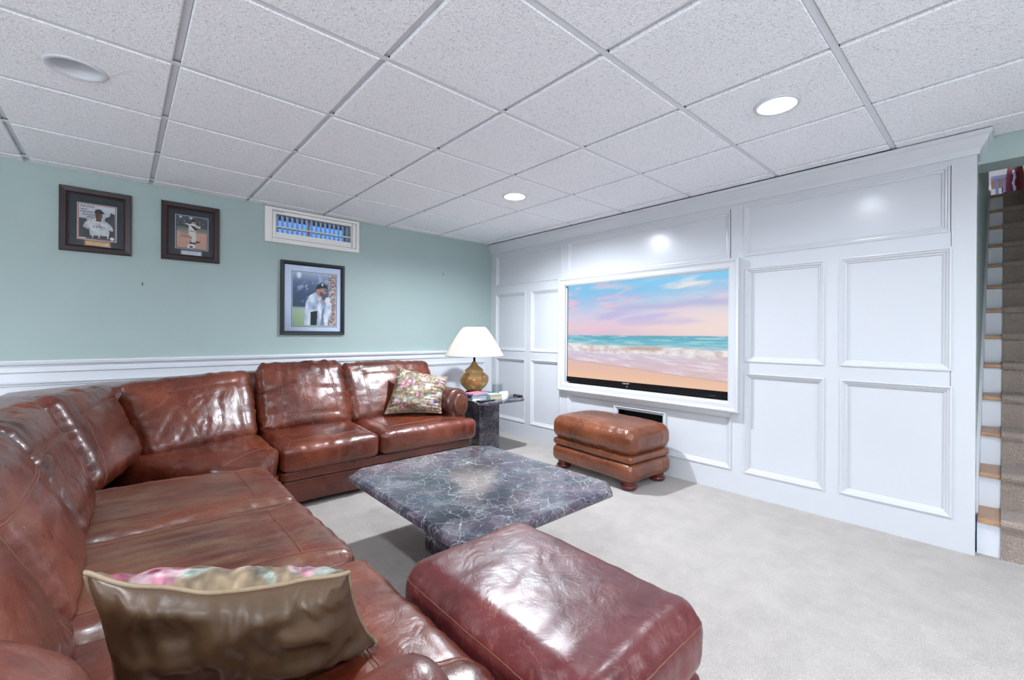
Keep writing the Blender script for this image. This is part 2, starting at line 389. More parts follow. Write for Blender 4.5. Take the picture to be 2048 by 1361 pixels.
class Cushion:
    """soft six-sided cushion. front/back quads: (u-,v-),(u+,v-),(u+,v+),(u-,v+); w = +1 on the front quad."""
    def __init__(s, front, back, r=.06, puff=.25, side=.04, n=(36, 30, 12), gather=.004, crease=.006, low=.008, seed=1, seams=(), groove=.004, pk=2.0, fold=.0):
        F = np.array(front, float); B = np.array(back, float)
        C = np.zeros((2, 2, 2, 3))
        for (i, j, k) in ((0, 0, 0), (1, 0, 1), (1, 1, 2), (0, 1, 3)):
            C[i, j, 1] = F[k]; C[i, j, 0] = B[k]
        s.C = C
        L = np.array([np.mean([np.linalg.norm(C[1, j, k] - C[0, j, k]) for j in (0, 1) for k in (0, 1)]),
                      np.mean([np.linalg.norm(C[i, 1, k] - C[i, 0, k]) for i in (0, 1) for k in (0, 1)]),
                      np.mean([np.linalg.norm(C[i, j, 1] - C[i, j, 0]) for i in (0, 1) for j in (0, 1)])]) / 2
        nu, nv, nw = n; ids = {}; pts = []; faces = []; grids = {}
        def vid(i, j, k):
            q = ids.get((i, j, k))
            if q is None: q = len(pts); ids[(i, j, k)] = q; pts.append((2 * i / nu - 1, 2 * j / nv - 1, 2 * k / nw - 1))
            return q
        def face(nm, fn, na, nb, flip):
            g = [[vid(*fn(a, b)) for b in range(nb + 1)] for a in range(na + 1)]; grids[nm] = np.array(g)
            for a in range(na):
                for b in range(nb):
                    q = (g[a][b], g[a + 1][b], g[a + 1][b + 1], g[a][b + 1]); faces.append(q[::-1] if flip else q)
        face('w+', lambda a, b: (a, b, nw), nu, nv, False); face('w-', lambda a, b: (a, b, 0), nu, nv, True)
        face('u+', lambda a, b: (nu, a, b), nv, nw, False); face('u-', lambda a, b: (0, a, b), nv, nw, True)
        face('v+', lambda a, b: (a, nv, b), nu, nw, True); face('v-', lambda a, b: (a, 0, b), nu, nw, False)
        Q = np.array(pts); p = Q * L; r = np.minimum(r, L * .98)
        inner = np.clip(p, -(L - r), L - r); d = (p - inner) / r; nd = np.linalg.norm(d, axis=1, keepdims=True)
        mx = np.abs(d).max(1, keepdims=True)
        d = np.where(nd > 1e-9, d / np.maximum(nd, 1e-9) * np.where(mx > 0, np.minimum(1, mx * 1.0), 1), d)
        q = (inner + d * r) / L
        pu = (1 - np.abs(Q[:, 0]) ** pk) * (1 - np.abs(Q[:, 1]) ** pk)
        q[:, 2] *= 1 + puff * pu
        q[:, 0] *= 1 + side * (1 - Q[:, 1] ** 2) * (1 - Q[:, 2] ** 2) * .6
        q[:, 1] *= 1 + side * (1 - Q[:, 0] ** 2) * (1 - Q[:, 2] ** 2) * .6
        t = (q + 1) / 2; X = np.zeros((len(q), 3))
        for i in (0, 1):
            for j in (0, 1):
                for k in (0, 1):
                    w = (t[:, 0] if i else 1 - t[:, 0]) * (t[:, 1] if j else 1 - t[:, 1]) * (t[:, 2] if k else 1 - t[:, 2])
                    X += w[:, None] * C[i, j, k]
        s.faces = faces; s.grids = grids; s.L = L
        N = vnormals(X, faces); PL = Q * L
        e = np.zeros(len(X))
        e += low * fbm(PL * 4.5 + seed * 7.3, seed, 2)
        wu = np.exp(-(1 - np.abs(Q[:, 0])) * L[0] / .07); wv = np.exp(-(1 - np.abs(Q[:, 1])) * L[1] / .07)
        e += gather * 1.6 * wv * perlin(np.stack([PL[:, 0] * 26, PL[:, 1] * 4, PL[:, 2] * 5], 1) + seed * 3.1, seed + 11)
        e += gather * 1.6 * wu * perlin(np.stack([PL[:, 0] * 4, PL[:, 1] * 26, PL[:, 2] * 5], 1) + seed * 5.7, seed + 23)
        warp = np.stack([perlin(PL * 5 + 9, seed + 31), perlin(PL * 5 + 17, seed + 32), perlin(PL * 5 + 5, seed + 33)], 1) * .35
        rng = np.random.RandomState(seed); ang = rng.uniform(.2, 1.2)
        A = PL @ np.array([[math.cos(ang), -math.sin(ang), 0], [math.sin(ang), math.cos(ang), 0], [0, 0, 1]])
        rd = np.abs(perlin(A * np.array((5, 13, 6)) + warp * 2 + seed, seed + 41))
        e -= crease * .8 * np.clip(1 - rd / .2, 0, 1) ** 2 * np.clip(perlin(PL * 5 + 3, seed + 51) * 3 + .3, 0, 1)
        st = perlin(np.stack([PL[:, 0] * 4.2, PL[:, 1] * 15, PL[:, 2] * 4], 1) + warp * 3 + seed * 1.7, seed + 61)
        mk = np.clip(perlin(PL * 3.1 + seed, seed + 71) * 2.2 + .35, 0, 1)
        e += fold * st * mk
        # seam grooves on w+
        g = grids['w+']; P2 = Q[g][..., :2] * L[:2]
        for sm in seams:
            if sm[0] != 'w+': continue
            dm = np.full(g.shape, 9.)
            pl = np.array(sm[1], float) * L[:2]
            for a, b in zip(pl[:-1], pl[1:]):
                ab = b - a; tt = np.clip(((P2 - a) @ ab) / (ab @ ab), 0, 1); dm = np.minimum(dm, np.linalg.norm(P2 - a - tt[..., None] * ab, axis=-1))
            np.subtract.at(e, g.ravel(), groove * np.exp(-(dm.ravel() / .013) ** 2))
        s.X = X + N * e[:, None]; s.N = vnormals(s.X, faces); s.seams = seams; s.n = n
    def at(s, face, uv):
        g = s.grids[face]; a, b = g.shape; x = (np.clip(uv[0], -1, 1) + 1) / 2 * (a - 1); y = (np.clip(uv[1], -1, 1) + 1) / 2 * (b - 1)
        i = min(int(x), a - 2); j = min(int(y), b - 2); fx = x - i; fy = y - j
        def bl(A): return (A[g[i, j]] * (1 - fx) + A[g[i + 1, j]] * fx) * (1 - fy) + (A[g[i, j + 1]] * (1 - fx) + A[g[i + 1, j + 1]] * fx) * fy
        return bl(s.X), bl(s.N)
    def build(s, name, mat, parent, seam_mat='seam', seam_r=.0022):
        me = bpy.data.meshes.new(name); me.from_pydata(s.X.tolist(), [], s.faces); me.update()
        o = link(name, me, mat, parent, smooth=True)
        for sm in s.seams:
            mb = MB(); pl = sm[1]
            path = []
            for a, b in zip(pl[:-1], pl[1:]):
                for t in np.linspace(0, 1, 26, endpoint=False): path.append(np.array(a) * (1 - t) + np.array(b) * t)
            path.append(np.array(pl[-1], float))
            pts = []
            for q in path:
                p, nn = s.at(sm[0], q); pts.append(p + nn * .0004)
            mb.tube(pts, seam_r, 5)
            if len(sm) > 2 and sm[2] == 'double':
                L = s.L[:2]; d = (np.array(pl[-1]) - np.array(pl[0])) * L; pn = np.array((-d[1], d[0])); pn = pn / np.linalg.norm(pn) * .012 / L
                mb.tube([s.at(sm[0], q + pn)[0] for q in path], seam_r * .8, 5)
            mb.build('seam', seam_mat, o, smooth=True)
        return o

def paint_grid(name, P00, PU, PV, nx, ny, fn, mat, parent):
    """flat printed sheet: corner P00, edge vectors PU, PV; fn(u,v)->rgb srgb arrays with u right, v up in 0..1"""
    u, v = np.meshgrid(np.linspace(0, 1, nx), np.linspace(0, 1, ny), indexing='ij')
    P = np.array(P00)[None, None] + u[..., None] * np.array(PU) + v[..., None] * np.array(PV)
    rgb = np.clip(fn(u.ravel(), v.ravel()), 0, 1); rgb = np.where(rgb <= .04045, rgb / 12.92, ((rgb + .055) / 1.055) ** 2.4)
    idx = np.arange(nx * ny).reshape(nx, ny)
    f = np.stack([idx[:-1, :-1], idx[1:, :-1], idx[1:, 1:], idx[:-1, 1:]], -1).reshape(-1, 4)
    me = bpy.data.meshes.new(name); me.from_pydata(P.reshape(-1, 3).tolist(), [], f.tolist()); me.update()
    ca = me.color_attributes.new('paint', 'FLOAT_COLOR', 'POINT')
    ca.data.foreach_set('color', np.concatenate([rgb, np.ones((len(rgb), 1))], 1).astype(np.float32).ravel())
    return link(name, me, mat, parent)
def hexc(s): return np.array([int(s[i:i+2], 16) / 255 for i in (0, 2, 4)])
def grad(t, stops):
    t = np.asarray(t); out = np.zeros(t.shape + (3,)); xs = [p for p, _ in stops]; cs = np.array([hexc(c) for _, c in stops])
    for k in range(3): out[..., k] = np.interp(t, xs, cs[:, k])
    return out
def n2(u, v, su, sv, seed, o=4): return fbm(np.stack([u * su, v * sv, np.full_like(u, .37)], 1), seed, o)
def over(base, mask, c): return base * (1 - mask[:, None]) + (hexc(c) if isinstance(c, str) else c) * mask[:, None]
def sm(x, a, b): t = np.clip((x - a) / (b - a), 0, 1); return t * t * (3 - 2 * t)
def ell(u, v, cx, cy, rx, ry, rot=0, soft=.12):
    c, s_ = math.cos(rot), math.sin(rot); x = (u - cx) * c + (v - cy) * s_; y = -(u - cx) * s_ + (v - cy) * c
    return 1 - sm(np.sqrt((x / rx) ** 2 + (y / ry) ** 2), 1 - soft, 1 + soft)
def poly(u, v, pts):
    ins = np.zeros(u.shape, bool); n = len(pts)
    for i in range(n):
        x0, y0 = pts[i]; x1, y1 = pts[(i + 1) % n]
        c = ((y0 > v) != (y1 > v)) & (u < (x1 - x0) * (v - y0) / ((y1 - y0) if y1 != y0 else 1e-9) + x0); ins ^= c
    return ins.astype(float)
def letters(text, name, mat, parent, place, size):
    """place(i, n) -> (origin, xdir, ydir); every letter is placed separately, joined in one part"""
    mb = MB(); n = len(text)
    for i, ch in enumerate(text):
        if ch == ' ': continue
        cu = bpy.data.curves.new('glyph', 'FONT'); cu.body = ch; cu.size = size; cu.extrude = .0004; cu.align_x = 'CENTER'; cu.resolution_u = 2; cu.offset = size * .012
        ob = bpy.data.objects.new('glyph', cu); COL.objects.link(ob)
        bpy.context.view_layer.update()
        me = ob.evaluated_get(bpy.context.evaluated_depsgraph_get()).to_mesh()
        o, X, Y = [np.array(q, float) for q in place(i, n)]; Z = np.cross(X, Y)
        mb.add([o + X * p.co.x + Y * p.co.y + Z * p.co.z for p in me.vertices], [tuple(p.vertices) for p in me.polygons])
        ob.to_mesh_clear(); bpy.data.objects.remove(ob); bpy.data.curves.remove(cu)
    return mb.build(name, mat, parent)

# ------------------------------------------------------------------ the room shell
GY = 0.12          # green wall face
PX = 3.20          # face of the panelling
XL, YB = -4.26, -7.3
floor = MB().box(XL - .2, 3.62, YB - .2, GY + .2, -.12, 0).build('floor', 'carpet'); prop(floor, 'pale grey looped wall-to-wall carpet floor', 'floor', kind='structure')

# green back wall with the window opening
OX0, OX1, OZ0, OZ1 = .825, 1.47, 2.03, 2.185
wb = MB()
wb.box(XL - .2, OX0, GY, GY + .22, 0, 2.6); wb.box(OX1, 3.34, GY, GY + .22, 0, 2.6); wb.box(OX0, OX1, GY, GY + .22, 0, OZ0); wb.box(OX0, OX1, GY, GY + .22, OZ1, 2.6)
wall_back = wb.build('wall_back', 'green'); prop(wall_back, 'sage green painted wall above white wainscot behind the sofa', 'wall', kind='structure')
bx('wainscot_board', 'trimwhite', wall_back, XL, PX, GY - .014, GY, 0, .90)
def rail_profile(name, parent, x0, x1, prof):
    v = []; n = len(prof)
    for x in (x0, x1):
        for (o, z) in prof: v.append((x, GY - o, z))
    f = [(i, i + 1, n + i + 1, n + i) for i in range(n - 1)] + [tuple(range(n))[::-1], tuple(range(n, 2 * n))]
    return link(name, mesh(name, v, [q[::-1] for q in f]), 'trimwhite', parent)
rail_profile('chair_rail', wall_back, XL, PX, [(0, .976), (.040, .976), (.044, .966), (.040, .950), (.026, .942), (.022, .930), (.026, .922), (.026, .900), (.018, .894), (0, .892)])
for (a, b) in ((-2.9, -.95), (-.85, .66), (.76, 1.93), (2.03, 3.10)):
    sweep_rect('panel_moulding', 'trimwhite', wall_back, 'y', a, b, .16, .838, GY - .014, [(0, 0), (0, .014), (.006, .018), (.012, .016), (.016, .010), (.026, .008), (.030, 0)])
rail_profile('baseboard', wall_back, XL, PX, [(0, .12), (.018, .12), (.028, .10), (.028, 0), (0, 0)])
# other walls outside the picture
wl = bx('wall_left', 'green', None, XL - .2, XL, YB, GY, 0, 2.6); prop(wl, 'sage green painted wall on the left side of the room', 'wall', kind='structure')
wr_ = bx('wall_front', 'trimwhite', None, XL - .2, 3.54, YB - .2, YB, 0, 2.6); prop(wr_, 'pale painted wall behind the viewpoint', 'wall', kind='structure')
wrr = bx('wall_side', 'green', None, 3.34, 3.54, YB, -4.98, 0, 2.6); prop(wrr, 'sage green wall beyond the stair opening', 'wall', kind='structure')

# panelled wall
WE = -3.992
wp = MB()
wp.box(3.24, 3.34, GY, -1.72, 0, 2.6); wp.box(3.24, 3.34, -2.17, WE, 0, 2.6); wp.box(3.24, 3.34, -1.72, -2.17, .485, 2.6); wp.box(3.24, 3.34, -1.72, -2.17, 0, .27)
wall_right = wp.build('wall_right', 'white'); prop(wall_right, 'white panelled feature wall with built-in television surround', 'wall', kind='structure')
panels = [(.02, -.490, .172, .880), (-.587, -1.03, .172, .880), (.02, -.490, .977, 1.640), (-.587, -1.03, .977, 1.640), (.02, -1.033, 1.740, 2.096),
          (-1.130, -2.718, 1.740, 2.096), (-2.820, -3.888, 1.742, 2.106), (-2.830, -3.310, .977, 1.648), (-3.398, -3.895, .979, 1.650),
          (-2.830, -3.312, .171, .887), (-3.404, -3.900, .177, .887)]
prof = [(-.004, .0192), (-.004, .026), (.004, .027), (.010, .020), (.016, .019), (.022, .010), (.030, .008), (.034, .002)]
for (a, b, c, d) in panels:
    bx('panel', 'white', wall_right, 3.219, 3.24, a + .0, b, c, d)
    sweep_rect('panel_moulding', 'white', wall_right, 'x', a, b, c, d, 3.220, prof)
# field below the television with the component slot
MB().box(3.219, 3.24, -1.13, -1.72, .172, .60).box(3.219, 3.24, -2.17, -2.733, .172, .60).box(3.219, 3.24, -1.72, -2.17, .485, .60).box(3.219, 3.24, -1.72, -2.17, .172, .27).build('panel', 'white', wall_right)
sweep_rect('panel_moulding', 'white', wall_right, 'x', -1.13, -2.733, .172, .64, 3.220, prof)
sweep_rect('slot_moulding', 'white', wall_right, 'x', -1.685, -2.205, .235, .520, 3.219, [(0, 0), (0, .016), (.010, .020), (.018, .012), (.030, .006), (.035, -.02)])
nb = MB(); nb.box(3.325, 3.335, -1.70, -2.19, .25, .50)
nb.add([(3.235, y, z) for y, z in ((-1.72, .27), (-2.17, .27), (-2.17, .485), (-1.72, .485))] + [(3.325, y, z) for y, z in ((-1.72, .27), (-2.17, .27), (-2.17, .485), (-1.72, .485))], [(0, 1, 5, 4), (1, 2, 6, 5), (2, 3, 7, 6), (3, 0, 4, 7)])
nb.build('slot_recess', 'matte_black', wall_right)
# stiles and rails
def board(y0, y1, z0, z1, nm): return bx(nm, 'white', wall_right, 3.20, 3.24, y0, y1, z0, z1)
board(GY, WE, 0, .170, 'rail')
board(GY, .02, .170, 2.2, 'stile'); board(-3.895, WE, .170, 2.2, 'stile')
board(-.490, -.587, .170, .884, 'stile'); board(-.490, -.587, .977, 1.645, 'stile'); board(-1.03, -1.13, .170, 2.10, 'stile'); board(-2.726, -2.826, .170, 2.10, 'stile'); board(-3.311, -3.400, .170, .884, 'stile'); board(-3.311, -3.400, .977, 1.645, 'stile')
for (a, b) in ((.02, -1.03), (-2.826, -3.897)):
    board(a, b, .884, .977, 'rail'); board(a, b, 1.645, 1.741, 'rail')
board(.02, -3.895, 2.100, 2.2, 'rail')
# television surround
sweep_rect('tv_surround', 'white', wall_right, 'x', -1.030, -2.800, .598, 1.728, 3.20, [(0, 0), (0, .050), (.012, .056), (.020, .050), (.030, .044), (.062, .044), (.072, .036), (.078, .030), (.078, -.03)])
MB().box(3.168, 3.20, -1.10, -2.73, .572, .598).box(3.180, 3.20, -1.09, -2.74, .556, .572).build('apron_moulding', 'white', wall_right)
bx('tv_recess', 'matte_black', wall_right, 3.226, 3.239, -1.10, -2.73, .60, 1.72)
# crown moulding with a mitred return at the stair end
cp = [(0, 2.130), (.010, 2.130), (.013, 2.146), (.018, 2.160), (.027, 2.174), (.038, 2.190), (.045, 2.206), (.047, 2.214), (.056, 2.220), (.058, 2.241), (0, 2.241)]
v = []; n = len(cp)
for (o, z) in cp: v.append((PX - o, GY, z))
for (o, z) in cp: v.append((PX - o, WE - o, z))
for (o, z) in cp: v.append((3.345, WE - o, z))
f = []
for s_ in (0, 1):
    for i in range(n - 1): f.append((s_ * n + i, s_ * n + i + 1, (s_ + 1) * n + i + 1, (s_ + 1) * n + i))
crown = link('crown_moulding', mesh('crown_moulding', v, [q for q in f]), 'white', wall_right)

# ceiling: plenum, tees, tiles
ceiling = MB().box(XL, 3.36, YB, GY, 2.42, 2.5).build('ceiling', 'plenum'); prop(ceiling, 'suspended ceiling of stippled white square tiles in a pale grid', 'ceiling', kind='structure')
S = .6096
us = list(range(-7, 6)); vs = list(range(0, 12))
for u in us: MB().box(u * S - .012, u * S + .012, YB, GY, CEIL + .0125, CEIL + .015).box(u * S - .001, u * S + .001, YB, GY, CEIL + .015, CEIL + .05).build('grid_runner', 'tee', ceiling)
for v_ in vs:
    MB().box(XL, 3.33, -v_ * S - .012, -v_ * S + .012, CEIL + .0015, CEIL + .004).build('cross_tee', 'tee', ceiling)
MB().box(XL, PX - .02, GY - .022, GY, CEIL + .0055, CEIL + .0085).build('wall_angle', 'tee', ceiling)
CANS = [(2.130, -1.507, 1), (2.119, -3.37, 1), (-.305, -1.517, 0), (-.305, -3.37, 1), (2.125, -5.20, 1), (-.305, -5.20, 1), (-2.74, -1.52, 1), (-2.74, -3.37, 1), (-2.74, -5.20, 1)]  # downlights behind and left of the camera are unseen, added for brightness
def tile_mesh(x0, x1, y0, y1, hole=None):
    g = .0135; e = .004; zb = CEIL - .003; zt = CEIL + .016
    o = [(x0 + g, y0 + g), (x1 - g, y0 + g), (x1 - g, y1 - g), (x0 + g, y1 - g)]
    ii = [(x0 + g + e, y0 + g + e), (x1 - g - e, y0 + g + e), (x1 - g - e, y1 - g - e), (x0 + g + e, y1 - g - e)]
    v = [(*p, zt) for p in o] + [(*p, zb + e) for p in o] + [(*p, zb) for p in ii]; f = []
    for k in range(4):
        l = (k + 1) % 4; f += [(k, l, 4 + l, 4 + k), (4 + k, 4 + l, 8 + l, 8 + k)]
    f = [q[::-1] for q in f]; f.append((0, 1, 2, 3))
    if hole is None: f.append((11, 10, 9, 8))
    else:
        cx, cy, r = hole; n = 40; b = len(v)
        for k in range(n): a = 2 * math.pi * k / n + math.pi / 4 + math.pi; v.append((cx + r * math.cos(a), cy + r * math.sin(a), zb))
        q = n // 4
        for c in range(4):
            d = (c + 1) % 4
            for k in range(q): f.append((b + (c * q + k + 1) % n, b + c * q + k, 8 + c))
            f.append((8 + d, b + ((c + 1) * q) % n, 8 + c))
        f = [x for x in f if x != (0, 1, 2, 3)]
    return mesh('ceiling_tile', v, [q[::-1] for q in f])
std = None
for u in us:
    for v_ in range(-1, 12):
        x0, x1 = u * S, (u + 1) * S; y1, y0 = -v_ * S, -(v_ + 1) * S
        if u == 5: x1 = 3.158 if y1 > -4.0 and y0 > -4.1 else 3.345
        if v_ == -1: y0 = 0; y1 = GY + .012
        if y0 < YB: y0 = YB
        hole = None
        for (cx, cy, on) in CANS:
            if x0 < cx < x1 and y0 < cy < y1: hole = (cx, cy, .080)
        full = u < 5 and v_ >= 0 and y0 > YB and hole is None
        if full:
            if std is None: std = tile_mesh(-S / 2, S / 2, -S / 2, S / 2)
            link('ceiling_tile', std, 'tile', ceiling, loc=((x0 + x1) / 2, (y0 + y1) / 2, 0))
        else: link('ceiling_tile', tile_mesh(x0, x1, y0, y1, hole), 'tile', ceiling)
bx('ceiling_tile', 'tile', ceiling, 3.06, 3.345, -3.67, -4.25, CEIL + .0165, CEIL + .018)
def can(x, y, on, label, power=1):
    t = thing('recessed_downlight', (x, y, CEIL), label, 'ceiling light', 'recessed ceiling downlights')
    z = CEIL - .003
    MB().lathe([(.076, .002), (.098, -.001), (.097, -.005), (.090, -.008), (.076, -.006), (.070, .004)], (x, y, z), 48, cap=False).build('trim_ring', 'trimwhite', t, smooth=True)
    h = .020 if on else .060
    v = []; n = 48
    for (r, hh) in ((.0745, -.004), (.068, h * .6), (.060, h)):
        v += [(x + r * math.cos(2 * math.pi * k / n), y + r * math.sin(2 * math.pi * k / n), z + hh) for k in range(n)]
    f = [(i * n + k, (i + 1) * n + k, (i + 1) * n + (k + 1) % n, i * n + (k + 1) % n) for i in range(2) for k in range(n)]
    link('baffle', mesh('baffle', v, f), 'trimwhite', t, smooth=True)
    MB().lathe([(.079, .004), (.079, .11), (.0001, .11)], (x, y, z), 40, cap=False).build('housing', 'trimwhite', t, smooth=False)
    MB().lathe([(0.0001, h - .012 if on else h - .01), (.03, h - .010 if on else h - .008), (.061, h - .002)], (x, y, z), 40, cap=False).build('lens', m_emit('lit_downlight_lens', LIGHT_COL, CAN_STRENGTH * power) if on else 'lens_off', t, smooth=True)
cl = ['lit recessed downlight above the brown ottoman by the panelled wall', 'lit recessed downlight near the stair end of the ceiling', 'unlit recessed downlight at the upper left above the sofa', 'added unseen lit downlight above the viewpoint', 'added unseen lit downlight in the rear right of the room', 'added unseen lit downlight in the rear of the room behind the viewpoint', 'added unseen lit downlight over the left side near the green wall', 'added unseen lit downlight over the middle of the left side', 'added unseen lit downlight in the rear left of the room']
for (x, y, on), l, pw in zip(CANS, cl, CAN_POWER): can(x, y, on, l, pw)

# window vent in the green wall
win = MB().box(.739, OX0 - .03, GY - .022, GY, 1.940, 2.240).box(OX1 + .05, 1.549, GY - .022, GY, 1.940, 2.240).box(OX0 - .03, OX1 + .05, GY - .022, GY, 1.940, 1.978).box(OX0 - .03, OX1 + .05, GY - .022, GY, 2.216, 2.240).build('window_1', 'vent', bevel=.003)
prop(win, 'small white louvred basement window high on the green wall', 'window', kind='structure')
MB().box(.798, OX0, GY - .016, GY + .01, 1.981, 2.213).box(OX1, 1.517, GY - .016, GY + .01, 1.981, 2.213).box(OX0, OX1, GY - .016, GY + .01, 1.981, OZ0).box(OX0, OX1, GY - .016, GY + .01, OZ1, 2.213).build('sash', 'vent', win, bevel=.002)
MB().box(1.478, 1.481, GY - .0175, GY - .015, 1.985, 2.21).build('sash_joint', 'darkmetal', win)
slatm = plain('pale_blue_slat', 'C3CBDA', .35)
ns = 16
for i in range(ns):
    x = OX0 + .022 + (OX1 - OX0 - .04) * i / (ns - 1)
    a = math.radians(38); dx, dy = .016 * math.cos(a), .016 * math.sin(a); t_ = .0012
    v = []
    for z in (OZ0, OZ1):
        for (sx, st) in ((-1, -1), (1, -1), (1, 1), (-1, 1)): v.append((x + sx * dx - st * t_ * math.sin(a), GY + .04 + sx * dy + st * t_ * math.cos(a), z))
    MB().add(v, [(0, 3, 2, 1), (4, 5, 6, 7), (0, 1, 5, 4), (1, 2, 6, 5), (2, 3, 7, 6), (3, 0, 4, 7)]).build('slat', slatm, win)
MB().tube([(OX0, GY + .006, 2.083), (OX1 + .012, GY + .006, 2.083)], .0055, 8).build('control_bar', 'vent', win)
MB().tube([(.800, GY - .022, 2.205), (.89, GY - .022, 2.206)], .0015, 6).build('hook_wire', 'darkmetal', win)
bx('pane', m_glass('blue_window_glass', (.55, .72, 1, 1)), win, OX0, OX1, GY + .15, GY + .155, OZ0, OZ1)
MB().box(OX0, OX1, GY + .14, GY + .165, 2.10, 2.112).box(1.13, 1.145, GY + .14, GY + .165, OZ0, OZ1).build('muntin', 'vent', win)
well = MB().box(.3, 2.0, .75, .82, 1.2, 2.10).box(.3, 2.0, .34, .82, 1.1, 1.2).build('window_well', plain('grey_concrete', '6E7278', .9, .15, 12)); prop(well, 'grey concrete window well wall outside the basement window', 'window well', kind='structure')

# ------------------------------------------------------------------ stairs
R_, T_, X0 = .196, .24, 3.24
SY0, SY1 = -3.998, -4.95
sw = MB().box(3.34, 6.35, -3.86, -3.985, 0, 4.8).build('wall_stair', 'green'); prop(sw, 'sage green stairwell wall beside the treads', 'wall', kind='structure')
sw2 = MB().box(3.54, 9.5, -4.98, -5.1, 0, 4.8).build('wall_stair_right', 'green'); prop(sw2, 'green stairwell wall on the far side of the steps', 'wall', kind='structure')
hd = MB().box(3.34, 3.53, -3.86, -4.98, 2.112, 2.6).build('wall_header', 'green'); prop(hd, 'green header over the stair opening', 'wall', kind='structure')
MB().box(3.53, 3.6, -3.86, -4.98, 2.5, 4.8).box(3.3, 9.5, -2.5, -5.1, 4.8, 4.9).build('ceiling_upper', 'plasterboard')
prop(bpy.data.objects['ceiling_upper'], 'white plaster above the stairwell', 'ceiling', kind='structure')
stairs = thing('staircase', (X0, -4.47, 0), 'carpeted wooden staircase with white risers climbing beside the panelled wall', 'staircase')
NS = 13
for i in range(NS):
    x = X0 + i * T_; z = (i + 1) * R_
    bx('riser', 'trimwhite', stairs, x + .022, x + .04, SY0, SY1, z - R_ - .0, z - .026)
    x1 = x + T_ + .03 if i < NS - 1 else x + .14
    MB().box(x, x1, SY0, SY1, z - .026, z).build('tread', 'oak', stairs, bevel=.006)
# carpet runner, one piece per step
for i in range(NS):
    x = X0 + i * T_; z = (i + 1) * R_; h = .014
    p = [(x + .012, z - R_ + (h if i else 0)), (x + .014, z - .034), (x - .004, z - .030), (x - .013, z - .012), (x - .010, z + .006), (x + .004, z + h)]
    if i < NS - 1: p += [(x + T_ + .012, z + h)]
    else: p = p[:5] + [(x + .002, z + .002)]
    q = [(a + .010, b - .0) for a, b in p]
    pts = p; y0, y1 = -4.085, -4.86; n = len(pts)
    v = [(a, y0, b) for a, b in pts] + [(a, y1, b) for a, b in pts] + [(X0 + i * T_ + .05, y0, z - .04), (X0 + i * T_ + .05, y1, z - .04)]
    f = [(k, k + 1, n + k + 1, n + k) for k in range(n - 1)]
    # closed edge strip so that the runner has thickness
    f.append(tuple(range(n)) [::-1] + (2 * n,)) ; f.append(tuple(range(n, 2 * n)) + (2 * n + 1,))
    me = mesh('carpet_runner', v, f); link('carpet_runner', me, 'runner', stairs)
# skirt board
v = []
for y in (-3.985, -3.9995):
    v += [(3.345, y, 0), (3.345, y, .36), (X0 + NS * T_ + .05, y, NS * R_ + .16), (X0 + NS * T_ + .05, y, NS * R_ - .3), (3.6, y, 0)]
f = [(0, 1, 2, 3, 4), (9, 8, 7, 6, 5)] + [(k, (k + 1) % 5, 5 + (k + 1) % 5, 5 + k) for k in range(5)]
link('skirt_board', mesh('skirt_board', v, [q[::-1] for q in f]), 'trimwhite', stairs)
# upper landing and what is glimpsed there
ZU = NS * R_
up_ = MB().box(X0 + (NS - 1) * T_ + .1, 9.5, -2.5, -5.1, ZU - .2, ZU - .001).build('floor_upper', 'oak'); prop(up_, 'wooden upper landing floor at the head of the stairs', 'floor', kind='structure')
uw = MB().box(9.3, 9.4, -2.5, -5.1, ZU, 4.8).box(6.35, 9.3, -2.4, -2.5, ZU, 4.8).build('wall_upper', 'plasterboard'); prop(uw, 'white wall of the room above the stairs', 'wall', kind='structure')
tu = thing('white_console', (7.9, -4.05, ZU), 'white console table standing at the top of the stairs', 'table')
for (x, y) in ((7.7, -4.03), (7.7, -4.09), (8.1, -4.03), (8.1, -4.13)): bx('leg', 'trimwhite', tu, x - .012, x + .012, y - .012, y + .012, ZU, ZU + .52)
bx('table_top', 'trimwhite', tu, 7.65, 8.15, -3.98, -4.16, ZU + .52, ZU + .56)
db = thing('dark_basket', (7.9, -4.1, ZU), 'dark square box below the white console upstairs', 'box')
bx('body', 'matte_black', db, 7.8, 8.0, -4.075, -4.125, ZU, ZU + .42, bevel=.004); bx('lid', 'darkmetal', db, 7.79, 8.01, -4.07, -4.13, ZU + .42, ZU + .44)
ch = thing('red_pouf', (7.4, -4.17, ZU), 'dark red rounded pouf with a cream cord at the head of the stairs', 'pouf')
MB().lathe([(.0001, .02), (.045, .02), (.062, .10), (.070, .22), (.073, .34), (.070, .46), (.058, .56), (.0001, .58)], (7.4, -4.172, ZU), 24).build('body', 'redchair', ch, smooth=True)
MB().tube([(7.4 - .072 - .006 * (k % 2), -4.165 + .006 * math.sin(k * 1.3), ZU + .06 + k * .028) for k in range(17)], [.008 + .004 * (k % 2) for k in range(17)], 8).build('cord', 'cord', ch, smooth=True)
ul = thing('upper_fill_lamp', (7.6, -3.6, 4.78), 'unseen flat lamp added to brighten the room above the stairs', 'lamp')  # lamp added out of view to light the upper room
MB().lathe([(.0001, 0), (.2, .0), (.2, .02)], (7.6, -3.6, 4.76), 24).build('diffuser', 'upper_fill_lamp', ul); MB().lathe([(.21, .0), (.22, .03), (.2, .04)], (7.6, -3.6, 4.76), 24, cap=False).build('base', 'trimwhite', ul)

